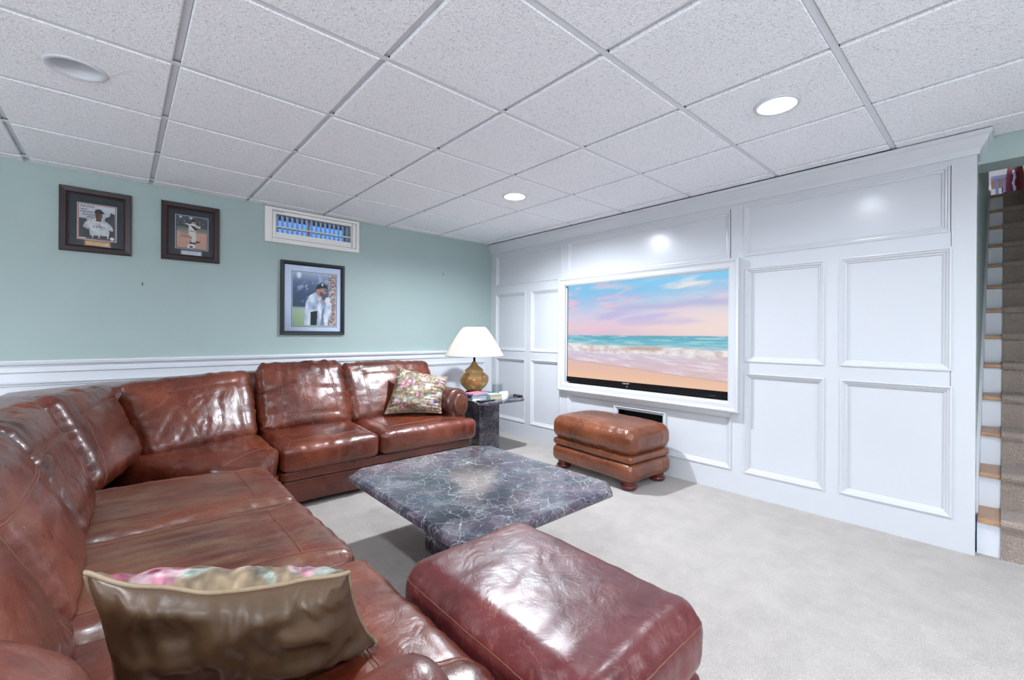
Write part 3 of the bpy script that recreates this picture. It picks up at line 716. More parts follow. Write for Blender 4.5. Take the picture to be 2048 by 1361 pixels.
# ------------------------------------------------------------------ sectional sofa
sofa = thing('sectional_sofa', (.6, -1.4, 0), 'large reddish brown leather sectional sofa wrapping round the corner of the room', 'sofa')
LS = 'leather_sofa'
def seat_x(x0, x1, yf, yb, seed, zt=.435, zb=.255, zbk=.465, x1b=None, **kw):      # faces -Y
    x1b = x1 if x1b is None else x1b
    top = [(x0, yf, zt), (x1, yf, zt), (x1b, yb, zbk), (x0, yb, zbk)]; bot = [(x0, yf + .01, zb), (x1, yf + .01, zb), (x1b, yb, zb), (x0, yb, zb)]
    return Cushion(top, bot, r=.055, puff=.16, side=.03, n=(44, 40, 12), seed=seed, gather=.005, crease=.003, low=.008, fold=.004, **kw)
def seat_y(y0, y1, xf, xb, seed, zt=.42, zb=.25, zbk=.455, **kw):                  # faces +X, y0<y1
    top = [(xf, y0, zt), (xf, y1, zt), (xb, y1, zbk), (xb, y0, zbk)]; bot = [(xf - .01, y0, zb), (xf - .01, y1, zb), (xb, y1, zb), (xb, y0, zb)]
    return Cushion(top, bot, r=.055, puff=.15, side=.03, n=(44, 44, 12), seed=seed, gather=.006, crease=.004, low=.009, fold=.005, **kw)
def strip(lo=-.74, hi=.74, back=1.0, front=-.62):
    return [('w+', [(lo, back), (lo, front), (lo - .18, -1)]), ('w+', [(lo, front), (hi, front)]), ('w+', [(hi, back), (hi, front), (hi + .18, -1)])]
seat_x(.595, 1.252, -1.045, -.30, 3, seams=strip()).build('seat_cushion', LS, sofa)
seat_x(1.262, 2.15, -1.045, -.30, 4, x1b=1.93, seams=strip(-.72, .6)).build('seat_cushion', LS, sofa)
# corner wedge seat
wt = [(.405, -1.33, .415), (.60, -1.03, .42), (.60, -.38, .45), (-.20, -.62, .455)]
Cushion([(.415, -1.40, .41), (.585, -1.035, .425), (.585, -.40, .455), (-.22, -.72, .455)], [(.40, -1.40, .25), (.575, -1.03, .25), (.585, -.40, .25), (-.22, -.72, .25)], r=.06, puff=.12, side=.03, n=(46, 46, 12), seed=6, gather=.006, crease=.009, low=.014,
        seams=[('w+', [(-.9, -.45), (.45, -.45), (.75, -.7)]), ('w+', [(.45, -.45), (.55, .4)])]).build('seat_cushion', LS, sofa)
seat_y(-1.985, -1.335, .440, -.34, 7, zt=.435, zbk=.46, seams=strip(-.70, .78, 1, -.60)).build('seat_cushion', 'leather_worn', sofa)
seat_y(-2.640, -1.995, .440, -.34, 8, zt=.435, zbk=.46, seams=strip(-.70, .74, 1, -.60)).build('seat_cushion', 'leather_worn', sofa)
seat_y(-3.52, -2.650, .455, -.34, 9, zt=.425, zbk=.46, seams=[('w+', [(-.35, -.50), (.80, -.50), (.97, -.66)], 'double'), ('w+', [(-.35, -.50), (-.45, -1)], 'double'), ('w+', [(-.35, 1), (-.35, -.5)])]).build('seat_cushion', LS, sofa)
# back cushions
def back(front, thick, seed, seams, r=.065, puff=.34, **kw):
    F = np.array(front, float)
    nrm = np.cross(F[1] - F[0], F[3] - F[0]); nrm /= np.linalg.norm(nrm)
    B = F - nrm * thick
    k = dict(gather=.008, crease=.004, low=.010, side=.05, fold=.007); k.update(kw)
    return Cushion(F, B, r=r, puff=puff, n=(46, 42, 14), seed=seed, seams=seams, **k).build('back_cushion', LS, sofa)
# along the green wall (u=+X, v=up, faces -Y)
back([(1.235, -.57, .445), (2.07, -.57, .445), (2.07, -.325, .925), (1.225, -.325, .935)], .20, 11,
     [('w+', [(-.62, -1), (-.62, .55)]), ('w+', [(-.62, .55), (1, .58)]), ('w+', [(-.62, .55), (-.95, .95)])], puff=.26)
back([(.585, -.575, .445), (1.245, -.585, .445), (1.235, -.335, .955), (.595, -.325, .945)], .21, 12,
     [('w+', [(-.58, -.62), (-.52, 1)]), ('w+', [(.64, -.62), (.52, 1)]), ('w+', [(-.58, -.62), (.64, -.62)]), ('w+', [(-.58, -.62), (-.95, -.95)]), ('w+', [(.64, -.62), (.95, -.95)])], puff=.42, gather=.011)
back([(-.04, -.80, .445), (.575, -.60, .445), (.565, -.34, .918), (-.19, -.50, .868)], .20, 13,
     [('w+', [(.70, -1), (.66, .55)]), ('w+', [(.66, .55), (-.40, .50)]), ('w+', [(-.40, .50), (-.1, -1)])], puff=.30, gather=.009, crease=.010)
# corner to left wing (u=+Y, v=up, faces +X)
back([(-.215, -1.36, .445), (-.035, -.74, .445), (-.205, -.52, .872), (-.400, -1.22, .885)], .20, 14,
     [('w+', [(-.55, .50), (.95, .55)]), ('w+', [(-.55, .50), (-.75, -1)])], puff=.30)
back([(-.225, -1.985, .44), (-.225, -1.345, .44), (-.425, -1.30, .885), (-.445, -1.985, .885)], .21, 15,
     [('w+', [(.62, -1), (.62, .35), (.72, .55)]), ('w+', [(.62, .35), (-1, .40)], 'double')], puff=.36, gather=.010, crease=.012)
back([(-.225, -2.615, .44), (-.225, -1.995, .44), (-.440, -1.995, .885), (-.430, -2.615, .885)], .21, 16,
     [('w+', [(-1, .28), (1, .30)], 'double')], puff=.34)
back([(-.225, -3.24, .44), (-.225, -2.625, .44), (-.420, -2.625, .870), (-.400, -3.24, .870)], .21, 17,
     [('w+', [(.70, -1), (.70, 1)], 'double')], puff=.36, gather=.010, crease=.010)
# frames behind the cushions, bases, bands
def soft_box(name, x0, x1, y0, y1, z0, z1, r=.03, mat='leather_base', seed=40, parent=sofa, n=(30, 10, 10), **kw):
    x0, x1 = sorted((x0, x1)); y0, y1 = sorted((y0, y1))
    k = dict(gather=.001, crease=.001, low=.003, puff=.02, side=.0); k.update(kw)
    return Cushion([(x0, y0, z1), (x1, y0, z1), (x1, y1, z1), (x0, y1, z1)], [(x0, y0, z0), (x1, y0, z0), (x1, y1, z0), (x0, y1, z0)], r=r, n=n, seed=seed, **k).build(name, mat, parent)
soft_box('back_frame', .40, 2.06, -.31, -.045, .20, .86, r=.06, n=(30, 12, 14))
soft_box('back_frame', -.74, -.47, -3.40, -.62, .20, .83, r=.06, n=(12, 40, 14))
Cushion([(-.70, -.75, .80), (.42, -.30, .86), (.42, -.06, .86), (-.70, -.10, .80)], [(-.70, -.75, .2), (.42, -.30, .2), (.42, -.06, .2), (-.70, -.10, .2)], r=.06, n=(20, 12, 12), seed=44, gather=.001, crease=.001, low=.003, puff=.02).build('back_frame', 'leather_base', sofa)
soft_box('base', .60, 2.11, -.968, -.06, .03, .198, r=.022)
soft_box('base_band', .60, 2.115, -.992, -.06, .192, .262, r=.018, seed=41)
soft_box('base', -.70, .375, -3.40, -1.36, .03, .198, r=.022, n=(10, 40, 10))
soft_box('base_band', -.70, .395, -3.41, -1.36, .192, .258, r=.018, n=(10, 40, 8), seed=43)
for (z0, z1, e, nm) in ((.03, .198, 0, 'base'), (.192, .258, .02, 'base_band')):
    P = [(.365 + e, -1.375), (.595, -.965 - e), (.60, -.1), (-.66, -.1), (-.66, -1.37)]
    v = [(x, y, z0) for x, y in P] + [(x, y, z1) for x, y in P]
    MB().add(v, [(4, 3, 2, 1, 0), (5, 6, 7, 8, 9)] + [(k, (k + 1) % 5, 5 + (k + 1) % 5, 5 + k) for k in range(5)]).build(nm, 'leather_base', sofa, bevel=.012)
# rolled arm at the lamp end
def roll(axis, c, r, a0, a1, name='arm', seed=50, lobes=1.0, elong=1.0, mat='leather_base'):
    """scroll arm: rounded tube with domed front end at a0, along axis"""
    n = 40; prof = []
    L = abs(a1 - a0); d = 1 if a1 > a0 else -1
    for (t, rr) in ((0.0, .0001), (.000, .35), (.004, .7), (.012, .88), (.028, .97), (.05, 1.0), (.09, 1.0), (.11, .985), (.2, .995)): prof.append((rr * r, t))
    for t in np.linspace(.28, L, 10): prof.append((r, t))
    v = []; m = len(prof)
    for (rr, t) in prof:
        for k in range(n):
            a = 2 * math.pi * k / n; x = rr * math.cos(a); z = rr * math.sin(a) * elong
            p = np.array((x, t, z)); w = .006 * perlin(np.array([[x * 9 + seed, t * 9, z * 9]]), seed)[0]
            x *= 1 + w / .1; z *= 1 + w / .1
            v.append((c[0] + x, a0 + d * t, c[2] + z) if axis == 'y' else (a0 + d * t, c[1] + x, c[2] + z))
    f = [(i * n + k, i * n + (k + 1) % n, (i + 1) * n + (k + 1) % n, (i + 1) * n + k) for i in range(m - 1) for k in range(n)]
    f.append(tuple((m - 1) * n + k for k in range(n)))
    return link(name, mesh(name, v, f), mat, sofa, smooth=True)
arm = roll('y', (2.028, 0, .565), .122, -.905, -.12, elong=.98)
soft_box('arm_body', 1.955, 2.115, -.905, -.10, .20, .56, r=.05, n=(10, 26, 12), seed=52)
# oval front panel of the scroll
v = []; n = 36
for (rr, h) in ((1.0, 0), (.97, .010), (.8, .017), (.45, .021), (.0001, .022)):
    for k in range(n):
        a = 2 * math.pi * k / n; v.append((2.045 + .074 * rr * math.cos(a), -.902 - h, .545 + .098 * rr * math.sin(a)))
f = [(i * n + k, i * n + (k + 1) % n, (i + 1) * n + (k + 1) % n, (i + 1) * n + k) for i in range(4) for k in range(n)]
link('arm_panel', mesh('arm_panel', v, f), 'leather_tan', arm, smooth=True)
MB().tube([(2.045 + .077 * math.cos(a), -.904, .545 + .101 * math.sin(a)) for a in np.linspace(0, 2 * math.pi, 40, endpoint=False)], .004, 6, closed=True).build('piping', 'darkseam', arm, smooth=True)
# near arm
arm2 = roll('x', (0, -3.475, .505), .130, .235, -.62, seed=57)
soft_box('arm_body', -.60, .21, -3.56, -3.39, .20, .52, r=.05, n=(26, 10, 12), seed=58)
Cushion([(-.74, -3.66, .845), (-.185, -3.66, .845), (-.185, -3.27, .845), (-.74, -3.27, .845)], [(-.74, -3.66, .35), (-.185, -3.66, .35), (-.185, -3.27, .35), (-.74, -3.27, .35)], r=.13, n=(30, 26, 26), seed=59, gather=.002, crease=.004, low=.01, puff=.03).build('arm_back', LS, sofa)
for (x, y) in ((.72, -.85), (2.0, -.85), (2.0, -.2), (.25, -1.6), (.25, -3.2), (-.6, -3.2), (-.6, -.25)):
    MB().box(x - .03, x + .03, y - .03, y + .03, 0, .05).build('foot', 'matte_black', sofa)

# ------------------------------------------------------------------ ottomans
def ottoman(cx, cy, L, Wd, rz, mat, label, H=.45, seed=60, seams=(), foot=True, puff=.2):
    t = thing('ottoman', (cx, cy, 0), label, 'ottoman', 'leather ottomans')
    c, s_ = math.cos(rz), math.sin(rz)
    def P(x, y, z): return (cx + x * c - y * s_, cy + x * s_ + y * c, z)
    def slab(w, l, z0, z1): 
        q = [(-w, -l), (w, -l), (w, l), (-w, l)]; return [P(*p, z1) for p in q], [P(*p, z0) for p in q]
    w, l = Wd / 2, L / 2
    top, bot = slab(w, l, .262, H - .02)
    cu = Cushion(top, bot, r=.075, puff=puff, side=.02, n=(48, 56, 18), seed=seed, gather=.003, crease=.003, low=.004, fold=.0055, seams=seams, pk=3)
    o = cu.build('seat_cushion', mat, t, seam_r=.0018)
    top, bot = slab(w - .012, l - .012, .200, .268); Cushion(top, bot, r=.03, puff=.02, side=.0, n=(20, 24, 8), seed=seed + 1, gather=.001, crease=.001, low=.003).build('band', mat, t)
    top, bot = slab(w - .002, l - .002, .062, .208)
    b = Cushion(top, bot, r=.055, puff=.02, side=.0, n=(30, 36, 14), seed=seed + 2, gather=.001, crease=.003, low=.004,
                seams=[('u-', [(-.15, -1), (-.15, 1)]), ('v-', [(.55, -1), (.55, 1)])]).build('base', mat, t, seam_r=.0018)
    for (x, y) in ((-1, -1), (1, -1), (1, 1), (-1, 1)):
        p = P(x * (w - .085), y * (l - .085), 0)
        MB().lathe([(.030, 0), (.050, .004), (.060, .016), (.060, .030), (.052, .040), (.040, .046), (.050, .052), (.052, .066), (.04, .07)], p, 28).build('bun_foot', 'mahogany', t, smooth=True)
    return t
ottoman(2.885, -1.865, .87, .53, math.radians(-4), 'leather_tan', 'cognac brown leather ottoman with bun feet standing against the panelled wall', .475, 61, seams=[('u-', [(-.15, -1), (-.15, 1)])], puff=.28)
ottoman(.745, -3.195, .755, .525, math.radians(0), 'leather_wine', 'burgundy leather ottoman in the foreground beside the coffee table', .475, 66,
        seams=[('u-', [(-1, .55), (1, .55)]), ('v-', [(-1, .55), (1, .55)])], puff=.10)

# ------------------------------------------------------------------ marble tables
def slab_top(name, x0, x1, y0, y1, ch, zt, th, parent):
    x0, x1 = sorted((x0, x1)); y0, y1 = sorted((y0, y1))
    def ring(d, z):
        c = ch * 1.0
        return [(x0 + d + c, y0 + d, z), (x1 - d - c, y0 + d, z), (x1 - d, y0 + d + c, z), (x1 - d, y1 - d - c, z), (x1 - d - c, y1 - d, z), (x0 + d + c, y1 - d, z), (x0 + d, y1 - d - c, z), (x0 + d, y0 + d + c, z)]
    pf = [(.014, zt - th), (.006, zt - th), (0, zt - th + .006), (.0, zt - th * .55), (.002, zt - th * .30), (.009, zt - .006), (.016, zt - .001), (.022, zt)]
    v = []
    for (d, z) in pf: v += ring(d, z)
    m = len(pf); f = [(i * 8 + k, i * 8 + (k + 1) % 8, (i + 1) * 8 + (k + 1) % 8, (i + 1) * 8 + k) for i in range(m - 1) for k in range(8)]
    f.append(tuple(range(8))[::-1]); f.append(tuple((m - 1) * 8 + k for k in range(8)))
    return link(name, mesh(name, v, f), 'marble', parent)
ct = thing('coffee_table', (1.19, -2.285, 0), 'square dark purple-grey marble coffee table with clipped corners', 'coffee table')
slab_top('table_top', .748, 1.722, -2.802, -1.645, .085, .402, .042, ct)
bx('pedestal', 'marble', ct, 1.06, 1.32, -2.53, -2.0, 0, .360, bevel=.004)
et = thing('end_table', (2.56, -.52, 0), 'small purple marble end table between sofa arm and panelled wall', 'end table')
slab_top('table_top', 2.26, 2.84, -.925, -.20, .05, .540, .034, et)
bx('pedestal', 'marble', et, 2.45, 2.70, -.65, -.35, 0, .506, bevel=.004)
ZT = .540

# ------------------------------------------------------------------ lamp and things on the end table
lx, ly = 2.492, -.50
lamp = thing('table_lamp', (lx, ly, ZT), 'table lamp with gold gourd base and cream pleated shade on the end table', 'lamp')
MB().lathe([(.085, .030), (.088, .034), (.088, .046), (.078, .050), (.07, .052)], (lx, ly, ZT), 32).build('stand', 'darkmetal', lamp, smooth=True)
for a in (.6, 2.2, 3.7, 5.3): MB().box(lx + .066 * math.cos(a) - .008, lx + .066 * math.cos(a) + .008, ly + .066 * math.sin(a) - .008, ly + .066 * math.sin(a) + .008, ZT, ZT + .032).build('stand_foot', 'darkmetal', lamp)
MB().lathe([(.070, .052), (.074, .058), (.100, .080), (.128, .112), (.143, .145), (.147, .172), (.140, .200), (.118, .224), (.092, .238), (.088, .246), (.096, .252), (.094, .262), (.070, .282), (.046, .300), (.034, .316), (.026, .330), (.024, .342), (.012, .346)], (lx, ly, ZT), 40).build('body', 'gold', lamp, smooth=True)
MB().lathe([(.011, .344), (.011, .46), (.014, .462), (.014, .49), (.005, .50), (.005, .66)], (lx, ly, ZT), 16).build('neck', 'darkmetal', lamp, smooth=True)
NP = 288
rp = lambda k: .016 * math.sin(2 * math.pi * k / 6)
pro = [(.292, .408), (.286, .420), (.240, .500), (.188, .590), (.140, .660), (.112, .690)]
v = []; f = []
for (side, off) in ((0, 0), (1, -.003)):
    for (r, h) in pro:
        for k in range(NP):
            a = 2 * math.pi * k / NP; rr = (r + off) * (1 + rp(k) * (.35 if h < .412 else 1)); v.append((lx + rr * math.cos(a), ly + rr * math.sin(a), ZT + h))
m = len(pro)
for i in range(m - 1):
    for k in range(NP):
        q = (i * NP + k, i * NP + (k + 1) % NP, (i + 1) * NP + (k + 1) % NP, (i + 1) * NP + k); f.append(q); f.append(tuple(x + m * NP for x in q[::-1]))
link('lamp_shade', mesh('lamp_shade', v, f), 'cream_shade', lamp, smooth=True)
MB().tube([(lx + .291 * math.cos(a), ly + .291 * math.sin(a), ZT + .407) for a in np.linspace(0, 2 * math.pi, 48, endpoint=False)], .005, 6, closed=True).build('shade_trim', 'cream_shade', lamp, smooth=True)
MB().tube([(lx + .112 * math.cos(a), ly + .112 * math.sin(a), ZT + .690) for a in np.linspace(0, 2 * math.pi, 32, endpoint=False)], .004, 6, closed=True).build('shade_trim', 'cream_shade', lamp, smooth=True)
for a in (0, 2.1, 4.2): MB().tube([(lx, ly, ZT + .655), (lx + .11 * math.cos(a), ly + .11 * math.sin(a), ZT + .688)], .0018, 5).build('spider', 'darkmetal', lamp)
MB().lathe([(.006, .655), (.010, .665), (.012, .678), (.006, .69), (.0001, .695)], (lx, ly, ZT), 14).build('finial', 'gold', lamp, smooth=True)

def book(name, x, y, z, w, d, h, rz, cover, label, cat='book', group='books and magazines on the end table', block='paper'):
    t = thing(name, (x, y, z), label, cat, group); t.rotation_euler[2] = rz
    hw, hd = w / 2, d / 2
    cv = min(.0025, h * .2)
    def add(nm, mt, *a):
        m_ = MB().box(*a); me = mesh(nm, m_.v, m_.f); o = bpy.data.objects.new(nm, me); COL.objects.link(o); me.materials.append(MAT[mt]); o.parent = t; ORG[o.name] = ORG[t.name]
    add('pages', block, -hw + .004, hw - .003, -hd + .003, hd - .003, cv, h - cv)
    add('cover', cover, -hw, hw, -hd, hd, 0, cv); add('cover', cover, -hw, hw, -hd, hd, h - cv, h); add('spine', cover, -hw - .001, -hw + .003, -hd, hd, 0, h)
    return t
book('book', 2.330, -.745, ZT, .17, .12, .030, .05, 'tealbook', 'pale teal book at the bottom of the stack by the sofa arm', block='paper')
book('magazine', 2.325, -.745, ZT + .030, .18, .13, .014, -.05, 'bluebook', 'navy blue magazine lying on the pale book by the sofa arm', 'magazine')
book('magazine', 2.32, -.74, ZT + .044, .18, .13, .012, .10, 'bluebook', 'upper navy magazine near the top of the stack', 'magazine')
book('magazine', 2.335, -.735, ZT + .056, .20, .14, .012, .15, 'pinkbook', 'rose pink magazine on top of the stack by the lamp', 'magazine')
book('notebook', 2.545, -.745, ZT, .13, .12, .040, -.15, 'tealbook', 'thick tan-edged notebook with pale cover below the lamp', 'book', block='tanbook')
ph = thing('tablet', (2.35, -.865, ZT), 'black tablet lying at the front edge of the end table', 'tablet')
bx('case', 'black', ph, 2.27, 2.44, -.905, -.83, ZT, ZT + .010, bevel=.003); bx('screen', plain('dark_screen', '3C4A4C', .1), ph, 2.278, 2.432, -.898, -.837, ZT + .010, ZT + .0108)
def lathe_glass(name, x, y, prof, label, cat):
    t = thing(name, (x, y, ZT), label, cat); MB().lathe(prof, (x, y, ZT), 36).build('vessel', 'glass', t, smooth=True); return t
t = lathe_glass('drinking_glass', 2.715, -.60, [(.0001, 0), (.050, 0), (.053, .004), (.056, .105), (.058, .110), (.0555, .110), (.050, .014), (.0001, .012)], 'clear glass tumbler standing behind the white card', 'glass')
cd_ = thing('paper_card', (2.665, -.74, ZT), 'folded white paper card standing on the end table', 'card')
v = [(2.61, -.78, ZT), (2.715, -.78, ZT), (2.715, -.755, ZT + .055), (2.61, -.755, ZT + .055), (2.61, -.73, ZT), (2.715, -.73, ZT)]
vv = v + [(a, b + (.001 if i < 4 else -.001) * (0 if i in (2, 3) else 1), c - (.0015 if i in (2, 3) else 0)) for i, (a, b, c) in enumerate(v)]
MB().add(vv, [(0, 1, 2, 3), (3, 2, 5, 4), (9, 8, 7, 6), (10, 11, 8, 9), (0, 6, 7, 1), (4, 5, 11, 10)]).build('card', 'paper', cd_)
t = lathe_glass('glass_dish', 2.705, -.845, [(.0001, 0), (.045, 0), (.058, .010), (.066, .028), (.062, .028), (.052, .012), (.040, .006), (.0001, .006)], 'shallow clear glass dish at the front of the end table', 'dish')
rm = thing('phone', (2.775, -.835, ZT), 'dark rounded handset at the right tip of the end table', 'phone')
Cushion([(2.745, -.915, ZT + .020), (2.795, -.905, ZT + .020), (2.785, -.80, ZT + .026), (2.735, -.81, ZT + .026)], [(2.745, -.915, ZT + .0), (2.795, -.905, ZT), (2.785, -.80, ZT), (2.735, -.81, ZT)], r=.010, puff=.05, n=(10, 16, 6), gather=0, crease=0, low=0).build('shell', 'black', rm)
bx('keypad', 'darkmetal', rm, 2.752, 2.778, -.885, -.84, ZT + .0215, ZT + .0235)

# ------------------------------------------------------------------ floral pillows
def floral(seed, flowers, base='A8957A', n=0):
    def fn(u, v):
        c = grad(np.clip(.5 + .6 * n2(u, v, 6, 6, seed, 3), 0, 1), [(0, '6E5C46'), (.5, base), (1, 'A8957A')])
        for (x, y, r, kind, rot) in flowers:
            if kind == 'leaf':
                m = ell(u, v, x, y, r * 1.5, r * .5, rot, .25); c = over(c, m * .9, 'A3ADA2'); c = over(c, ell(u, v, x, y, r * 1.3, r * .08, rot, .5), '7C8A80')
            elif kind == 'white':
                for k in range(5):
                    a = rot + k * 1.257; c = over(c, ell(u, v, x + r * .6 * math.cos(a), y + r * .6 * math.sin(a), r * .62, r * .42, a, .2), 'C9C3BA')
                c = over(c, ell(u, v, x, y, r * .25, r * .25), 'B08A92')
            else:
                pal = {'rose': ('D2AEB4', 'BC7C8C', '94304C'), 'deep': ('C79AA2', '9C4A60', '6E1A30'), 'lilac': ('CFC0D0', 'B592B0', '86507A')}[kind]
                for k in range(6):
                    a = rot + k * 1.047; c = over(c, ell(u, v, x + r * .62 * math.cos(a), y + r * .62 * math.sin(a), r * .6, r * .46, a, .18), pal[k % 2])
                c = over(c, ell(u, v, x, y, r * .62, r * .52, rot), pal[0])
                for k in range(3): c = over(c, ell(u, v, x + r * .22 * math.cos(rot + 2 * k), y + r * .22 * math.sin(rot + 2 * k), r * .3, r * .14, rot + k, .3), pal[1 if k else 2])
            
        st = np.abs(n2(u, v, 5, 5, seed + 9, 2)); c = over(c, (1 - sm(st, .004, .012)) * .5, '8B8A72')
        return c * (.82 + .5 * n2(u, v, 22, 22, seed + 4, 3))[:, None]
    return fn
MAT['floral'] = vcol('floral_satin_print', .38, spec=.45, bump=.15, bscale=900)
def pillow(label, Q, T0, seed, fn, bow=0, over_=0, rim_=0, amp=.006, group='floral throw pillows'):
    """Q: 4 corners BL,BR,TR,TL seen from the floral side (world); floral side normal = (BR-BL)x(TL-BL)"""
    Q = np.array(Q, float); c0 = Q.mean(0)
    t = thing('throw_pillow', tuple(Q[:, :].min(0) * np.array((0, 0, 1)) + c0 * np.array((1, 1, 0))), label, 'pillow', group)
    n = 90; g = np.linspace(-1, 1, n); g = np.sign(g) * (1 - (1 - np.abs(g)) ** 1.25)
    U, V = np.meshgrid(g, g, indexing='ij'); U = U.ravel(); V = V.ravel()
    # sides bow inward, corners stay as ears
    Ub = U * (1 - .075 * (1 - V ** 2) * np.abs(U) ** 3); Vb = V * (1 - .075 * (1 - U ** 2) * np.abs(V) ** 3)
    a = (Ub + 1) / 2; b = (Vb + 1) / 2
    P = (1 - a)[:, None] * (1 - b)[:, None] * Q[0] + a[:, None] * (1 - b)[:, None] * Q[1] + a[:, None] * b[:, None] * Q[2] + (1 - a)[:, None] * b[:, None] * Q[3]
    N = np.cross(Q[1] - Q[0], Q[3] - Q[0]); N /= np.linalg.norm(N)
    h = ((1 - np.abs(U) ** 2.4) * (1 - np.abs(V) ** 2.4)) ** .55
    ed = np.exp(-(1 - np.maximum(np.abs(U), np.abs(V))) / .22)
    wr = perlin(np.stack([U * 9, V * 2, U * 0 + seed], 1), seed) * np.exp(-(1 - np.abs(V)) / .5) + perlin(np.stack([U * 2, V * 9, U * 0 + seed], 1), seed + 1) * np.exp(-(1 - np.abs(U)) / .5)
    wr2 = perlin(np.stack([U * 3, V * 3, U * 0 + seed], 1), seed + 2)
    edge = (1 - np.maximum(np.abs(U), np.abs(V))); w_ed = np.clip(edge * 12, 0, 1)
    wav = .020 * perlin(np.stack([U * 2.6, V * 2.6, U * 0 + 3.3], 1), seed + 5) 
    wav = wav - bow * (1 - U ** 2) * np.clip((V + .2) / 1.2, 0, 1) ** 2
    idx = np.arange(n * n).reshape(n, n)
    f = np.stack([idx[:-1, :-1], idx[1:, :-1], idx[1:, 1:], idx[:-1, 1:]], -1).reshape(-1, 4)
    uu = (U + 1) / 2; vv = (V + 1) / 2
    for (nm, sg, mt) in (('front_panel', 1, 'floral'), ('back_panel', -1, 'brownback')):
        wr_ = wr if sg > 0 else perlin(np.stack([U * 8 + .8 * perlin(np.stack([U * 3, V * 3, U * 0], 1), 5), V * 1.2, U * 0 + seed], 1), seed) * (.35 + .65 * np.exp(-(1 - V) / .7))
        Pb = P + (P - c0) * ((over_ if sg > 0 else 0) * 4 * h * (1 - h))[:, None]
        X = Pb + N * (sg * (T0 + (rim_ if sg > 0 else -rim_)) * h - rim_ + sg * (amp * 1.8 * wr_ + .010 * wr2) * w_ed * (1 if sg > 0 else 1.3) + wav)[:, None]
        me = bpy.data.meshes.new(nm); me.from_pydata(X.tolist(), [], (f if sg > 0 else f[:, ::-1]).tolist()); me.update()
        if sg > 0:
            rgb = np.clip(fn(uu, vv), 0, 1); rgb = np.where(rgb <= .04045, rgb / 12.92, ((rgb + .055) / 1.055) ** 2.4)
            ca = me.color_attributes.new('paint', 'FLOAT_COLOR', 'POINT'); ca.data.foreach_set('color', np.concatenate([rgb, np.ones((len(rgb), 1))], 1).astype(np.float32).ravel())
        link(nm, me, mt, t, smooth=True)
    X = P + N * (wav - rim_)[:, None]
    rim = list(idx[:, 0]) + list(idx[-1, 1:]) + list(idx[-2::-1, -1]) + list(idx[0, -2:0:-1])
    MB().tube(X[rim][::2], .0045, 7, closed=True).build('piping', 'piping', t, smooth=True)
    return t
fl_near = [(.13, .88, .10, 'deep', .3), (.22, .93, .09, 'rose', 1.0), (.06, .80, .06, 'deep', .8), (.36, .93, .05, 'leaf', .6), (.52, .84, .07, 'white', .2), (.80, .90, .085, 'rose', .5), (.86, .80, .06, 'leaf', .8), (.74, .80, .05, 'deep', .2), (.62, .96, .04, 'leaf', 2.2), (.30, .74, .07, 'white', .9), (.90, .96, .06, 'leaf', .3),
           (.25, .5, .12, 'rose', 0), (.6, .45, .12, 'deep', 1), (.8, .2, .1, 'rose', 2), (.15, .15, .09, 'white', 0), (.45, .2, .06, 'leaf', 1)]
fl_near = [(1 - x, y, r, k, a) for (x, y, r, k, a) in fl_near]
fl_far = [(.20, .60, .085, 'rose', .2), (.33, .68, .07, 'rose', 1.1), (.12, .84, .05, 'white', .4), (.36, .86, .05, 'leaf', .7), (.62, .62, .06, 'lilac', .3), (.90, .86, .07, 'lilac', .9), (.50, .40, .05, 'deep', .2), (.28, .14, .055, 'deep', .6), (.14, .30, .05, 'white', .2), (.82, .22, .075, 'lilac', .4), (.42, .52, .045, 'white', 1), (.70, .40, .05, 'leaf', .3), (.55, .20, .05, 'leaf', 1.2), (.72, .80, .045, 'leaf', 2), (.08, .62, .05, 'leaf', 1.3), (.36, .30, .045, 'leaf', .4), (.92, .5, .05, 'white', .3), (.55, .85, .05, 'rose', .3)]
_r = random.Random(3)
fl_far = [(_r.random(), _r.random(), _r.uniform(.02, .042), _r.choice(['leaf', 'leaf', 'white', 'rose', 'lilac']), _r.uniform(0, 6)) for _ in range(30)] + fl_far
# far pillow: floral side faces the viewer
pillow('beige satin pillow with pink flowers leaning in the sofa corner by the rolled arm', [(1.475, -.63, .492), (1.90, -.83, .474), (2.02, -.74, .772), (1.64, -.53, .866)], .090, 71, floral(5, fl_far, 'A8957B'), amp=.014)
# near pillow: taupe back faces the viewer, floral side away
pillow('taupe-backed floral pillow with piping in the foreground against the near arm', [(.275, -3.125, .455), (-.165, -3.005, .455), (-.205, -3.095, .770), (.195, -3.165, .660)], .095, 72, floral(8, fl_near, '84715A'), bow=.030, over_=.035, rim_=.006, amp=.010)

# ------------------------------------------------------------------ unseen floor lamp added as fill light
flx, fly = -2.2, -6.6
fl = thing('fill_lamp', (flx, fly, 0), 'unseen drum-shade floor lamp added for fill light in the rear left', 'lamp')
MB().lathe([(.15, 0), (.15, .015), (.13, .022), (.02, .03)], (flx, fly, 0), 32).build('base', 'darkmetal', fl, smooth=True)
MB().lathe([(.011, .02), (.011, 1.20)], (flx, fly, 0), 14).build('pole', 'darkmetal', fl, smooth=True)
MB().lathe([(.21, 1.05), (.18, 1.38)], (flx, fly, 0), 40, cap=False).build('shade', m_emit('fill_lamp_glow', LIGHT_COL, FILL_LAMP), fl, smooth=True)

